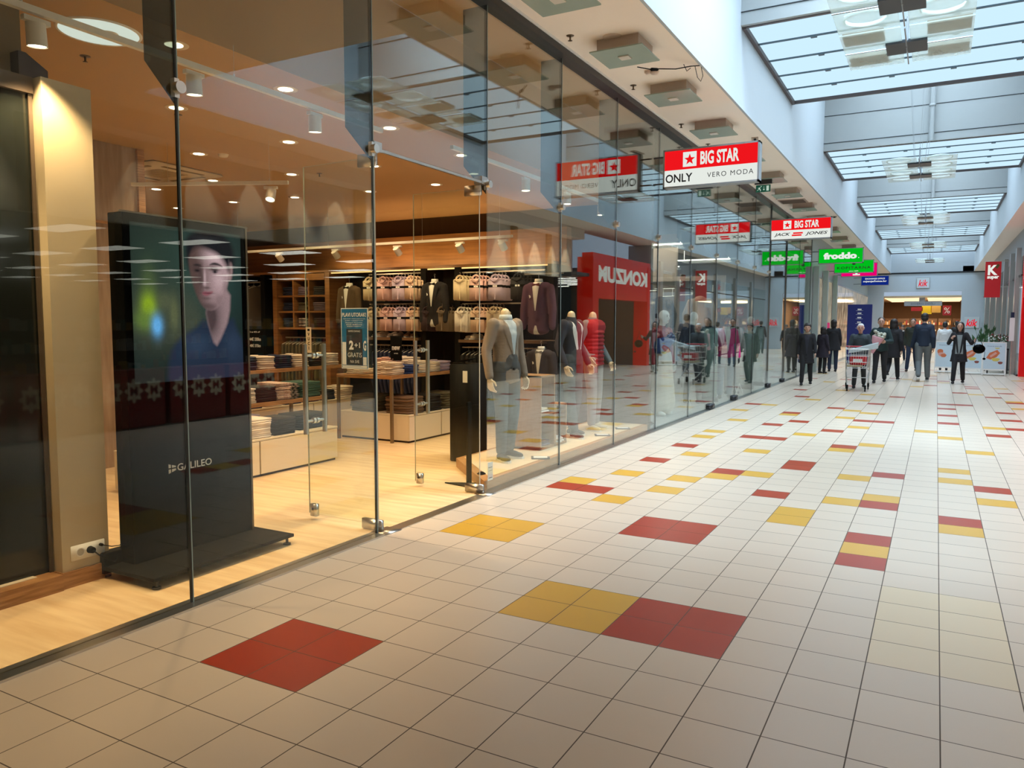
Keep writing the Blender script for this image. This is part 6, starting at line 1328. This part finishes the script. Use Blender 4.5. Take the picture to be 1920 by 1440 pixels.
for k in range(6):
    t = thing('linear_light', 'white linear light under the charcoal ceiling of the fashion shop', 'ceiling light', (-2.0 - (k % 2) * 2.2, 9.8 + 2.2 * k, 3.3), R(0), 'linear lights in the fashion shop'); b = MB(); b.box(-.8, .8, -.03, .03, -.03, 0); b.cyl((-.6, 0, 0), (-.6, 0, .24), .006); b.cyl((.6, 0, 0), (.6, 0, .24), .006); b.build('tube_light', emit('cold_tube', (1, .96, .85), 4.0), t)
    l = bpy.data.lights.new('tube_glow', 'AREA'); l.energy = 28; l.size = 1.4; l.color = (1, .95, .85); lo = bpy.data.objects.new('tube_glow', l); sc.collection.objects.link(lo); lo.location = (-2.0 - (k % 2) * 2.2, 9.8 + 2.2 * k, 3.25)
for k, y in enumerate((9.4, 11.0, 12.6, 16.2)):
    t = thing('clothes_rack', 'chrome rack of mixed garments inside the fashion shop, %s from the front' % ('first', 'second', 'third', 'fourth')[k], 'clothes rack', (-2.4, y, .003)); b = MB(); b.tube([(-.5, 0, 0), (-.5, 0, 1.35), (.5, 0, 1.35), (.5, 0, 0)], .015, 8); b.build('rail_frame', M_chrome, t)
    for j in range(7):
        b = MB(); b.prism([(-.18, -.06), (0, 0), (.18, -.06), (.2, -.8), (-.2, -.8)], .04, frame((-.42 + .14 * j, .02, 1.33), (0, 1, 0), (0, 0, 1))); b.build('garment', (K('g1', (.03, .08, .07)), K('g2', (.4, .38, .36)), K('g3', (.30, .02, .04)), K('g4', (.02, .03, .08)))[(j + k) % 4], t)
for (y, l) in ((10.9, 'near'), (14.4, 'middle'), (14.9, 'farther')):
    t = thing('folded_card', 'white folded price card standing on the floor behind the glass, %s one' % l, 'price card', (-.22, y, .003), R(20)); b = MB(); b.prism([(-.08, 0), (0, .26), (.08, 0), (.07, 0), (0, .24), (-.07, 0)], .14, frame((0, .07, 0), (1, 0, 0), (0, 0, 1))); b.build('card', M_white, t)
for (y, l) in ((11.7, 'near'), (13.6, 'second'), (17.2, 'third'), (19.2, 'farthest')):
    t = thing('pivot_box', '%s dark steel floor hinge block at the foot of the glass front' % l, 'hinge', (-.05, y, .012)); b = MB(); b.rbox(-.05, .06, -.12, .12, 0, .09, .008); b.build('block', M_dark, t)
# glass front and steel posts further on
for k, (y0, y1) in enumerate(((17.2, 19.2), (19.5, 21.6), (21.6, 23.9))):
    w = empty('window_%d' % (15 + k)); w['kind'] = 'structure'; b = MB(); b.box(GX - .006, GX + .006, y0, y1 - .01, .012, ZC - .08); b.build('pane', M_glass, w); b = MB(); b.box(GX - .01, GX + .01, y1 - .01, y1 + .005, .012, ZC - .08); b.build('seal', M_seal, w)
for k, y in enumerate((24.2, 26.6, 29.5)):
    c = thing('steel_post', 'pale green-grey steel post on the left, %s beyond the glass front' % ('first', 'second', 'third')[k], 'post', (0, 0, 0)); b = MB(); b.box(.003, .16, y, y + .2, .003, 3.4); b.build('column_cladding', mat('green_grey_steel', (.40, .48, .46), .35, .4), c)
for k, (y0, y1) in enumerate(((24.45, 26.55), (26.85, 29.45), (29.75, 34), (34.1, 40), (40.1, 46.8))):
    w = empty('window_%d' % (70 + k)); w['kind'] = 'structure'; b = MB(); b.box(-.022, -.014, y0, y1, .1, 3.1); b.build('pane', mat('lit_shop_window', (.14, .11, .08), .06, emis=.5, col2=(.5, .38, .25), scale=2.5), w)
    b = MB(); b.box(-.028, 0, y0, y1, 3.1, 3.16); b.box(-.028, 0, y0, y1, .02, .1); b.build('frame', M_steel, w)
pk = thing('pink_poster', 'magenta poster in the far left shop window', 'poster', (0, 0, 0)); b = MB(); b.box(-.012, -.008, 27.6, 29.0, .9, 1.6); b.build('print', mat('magenta_print', (.6, .005, .10), .5, emis=.3), pk)
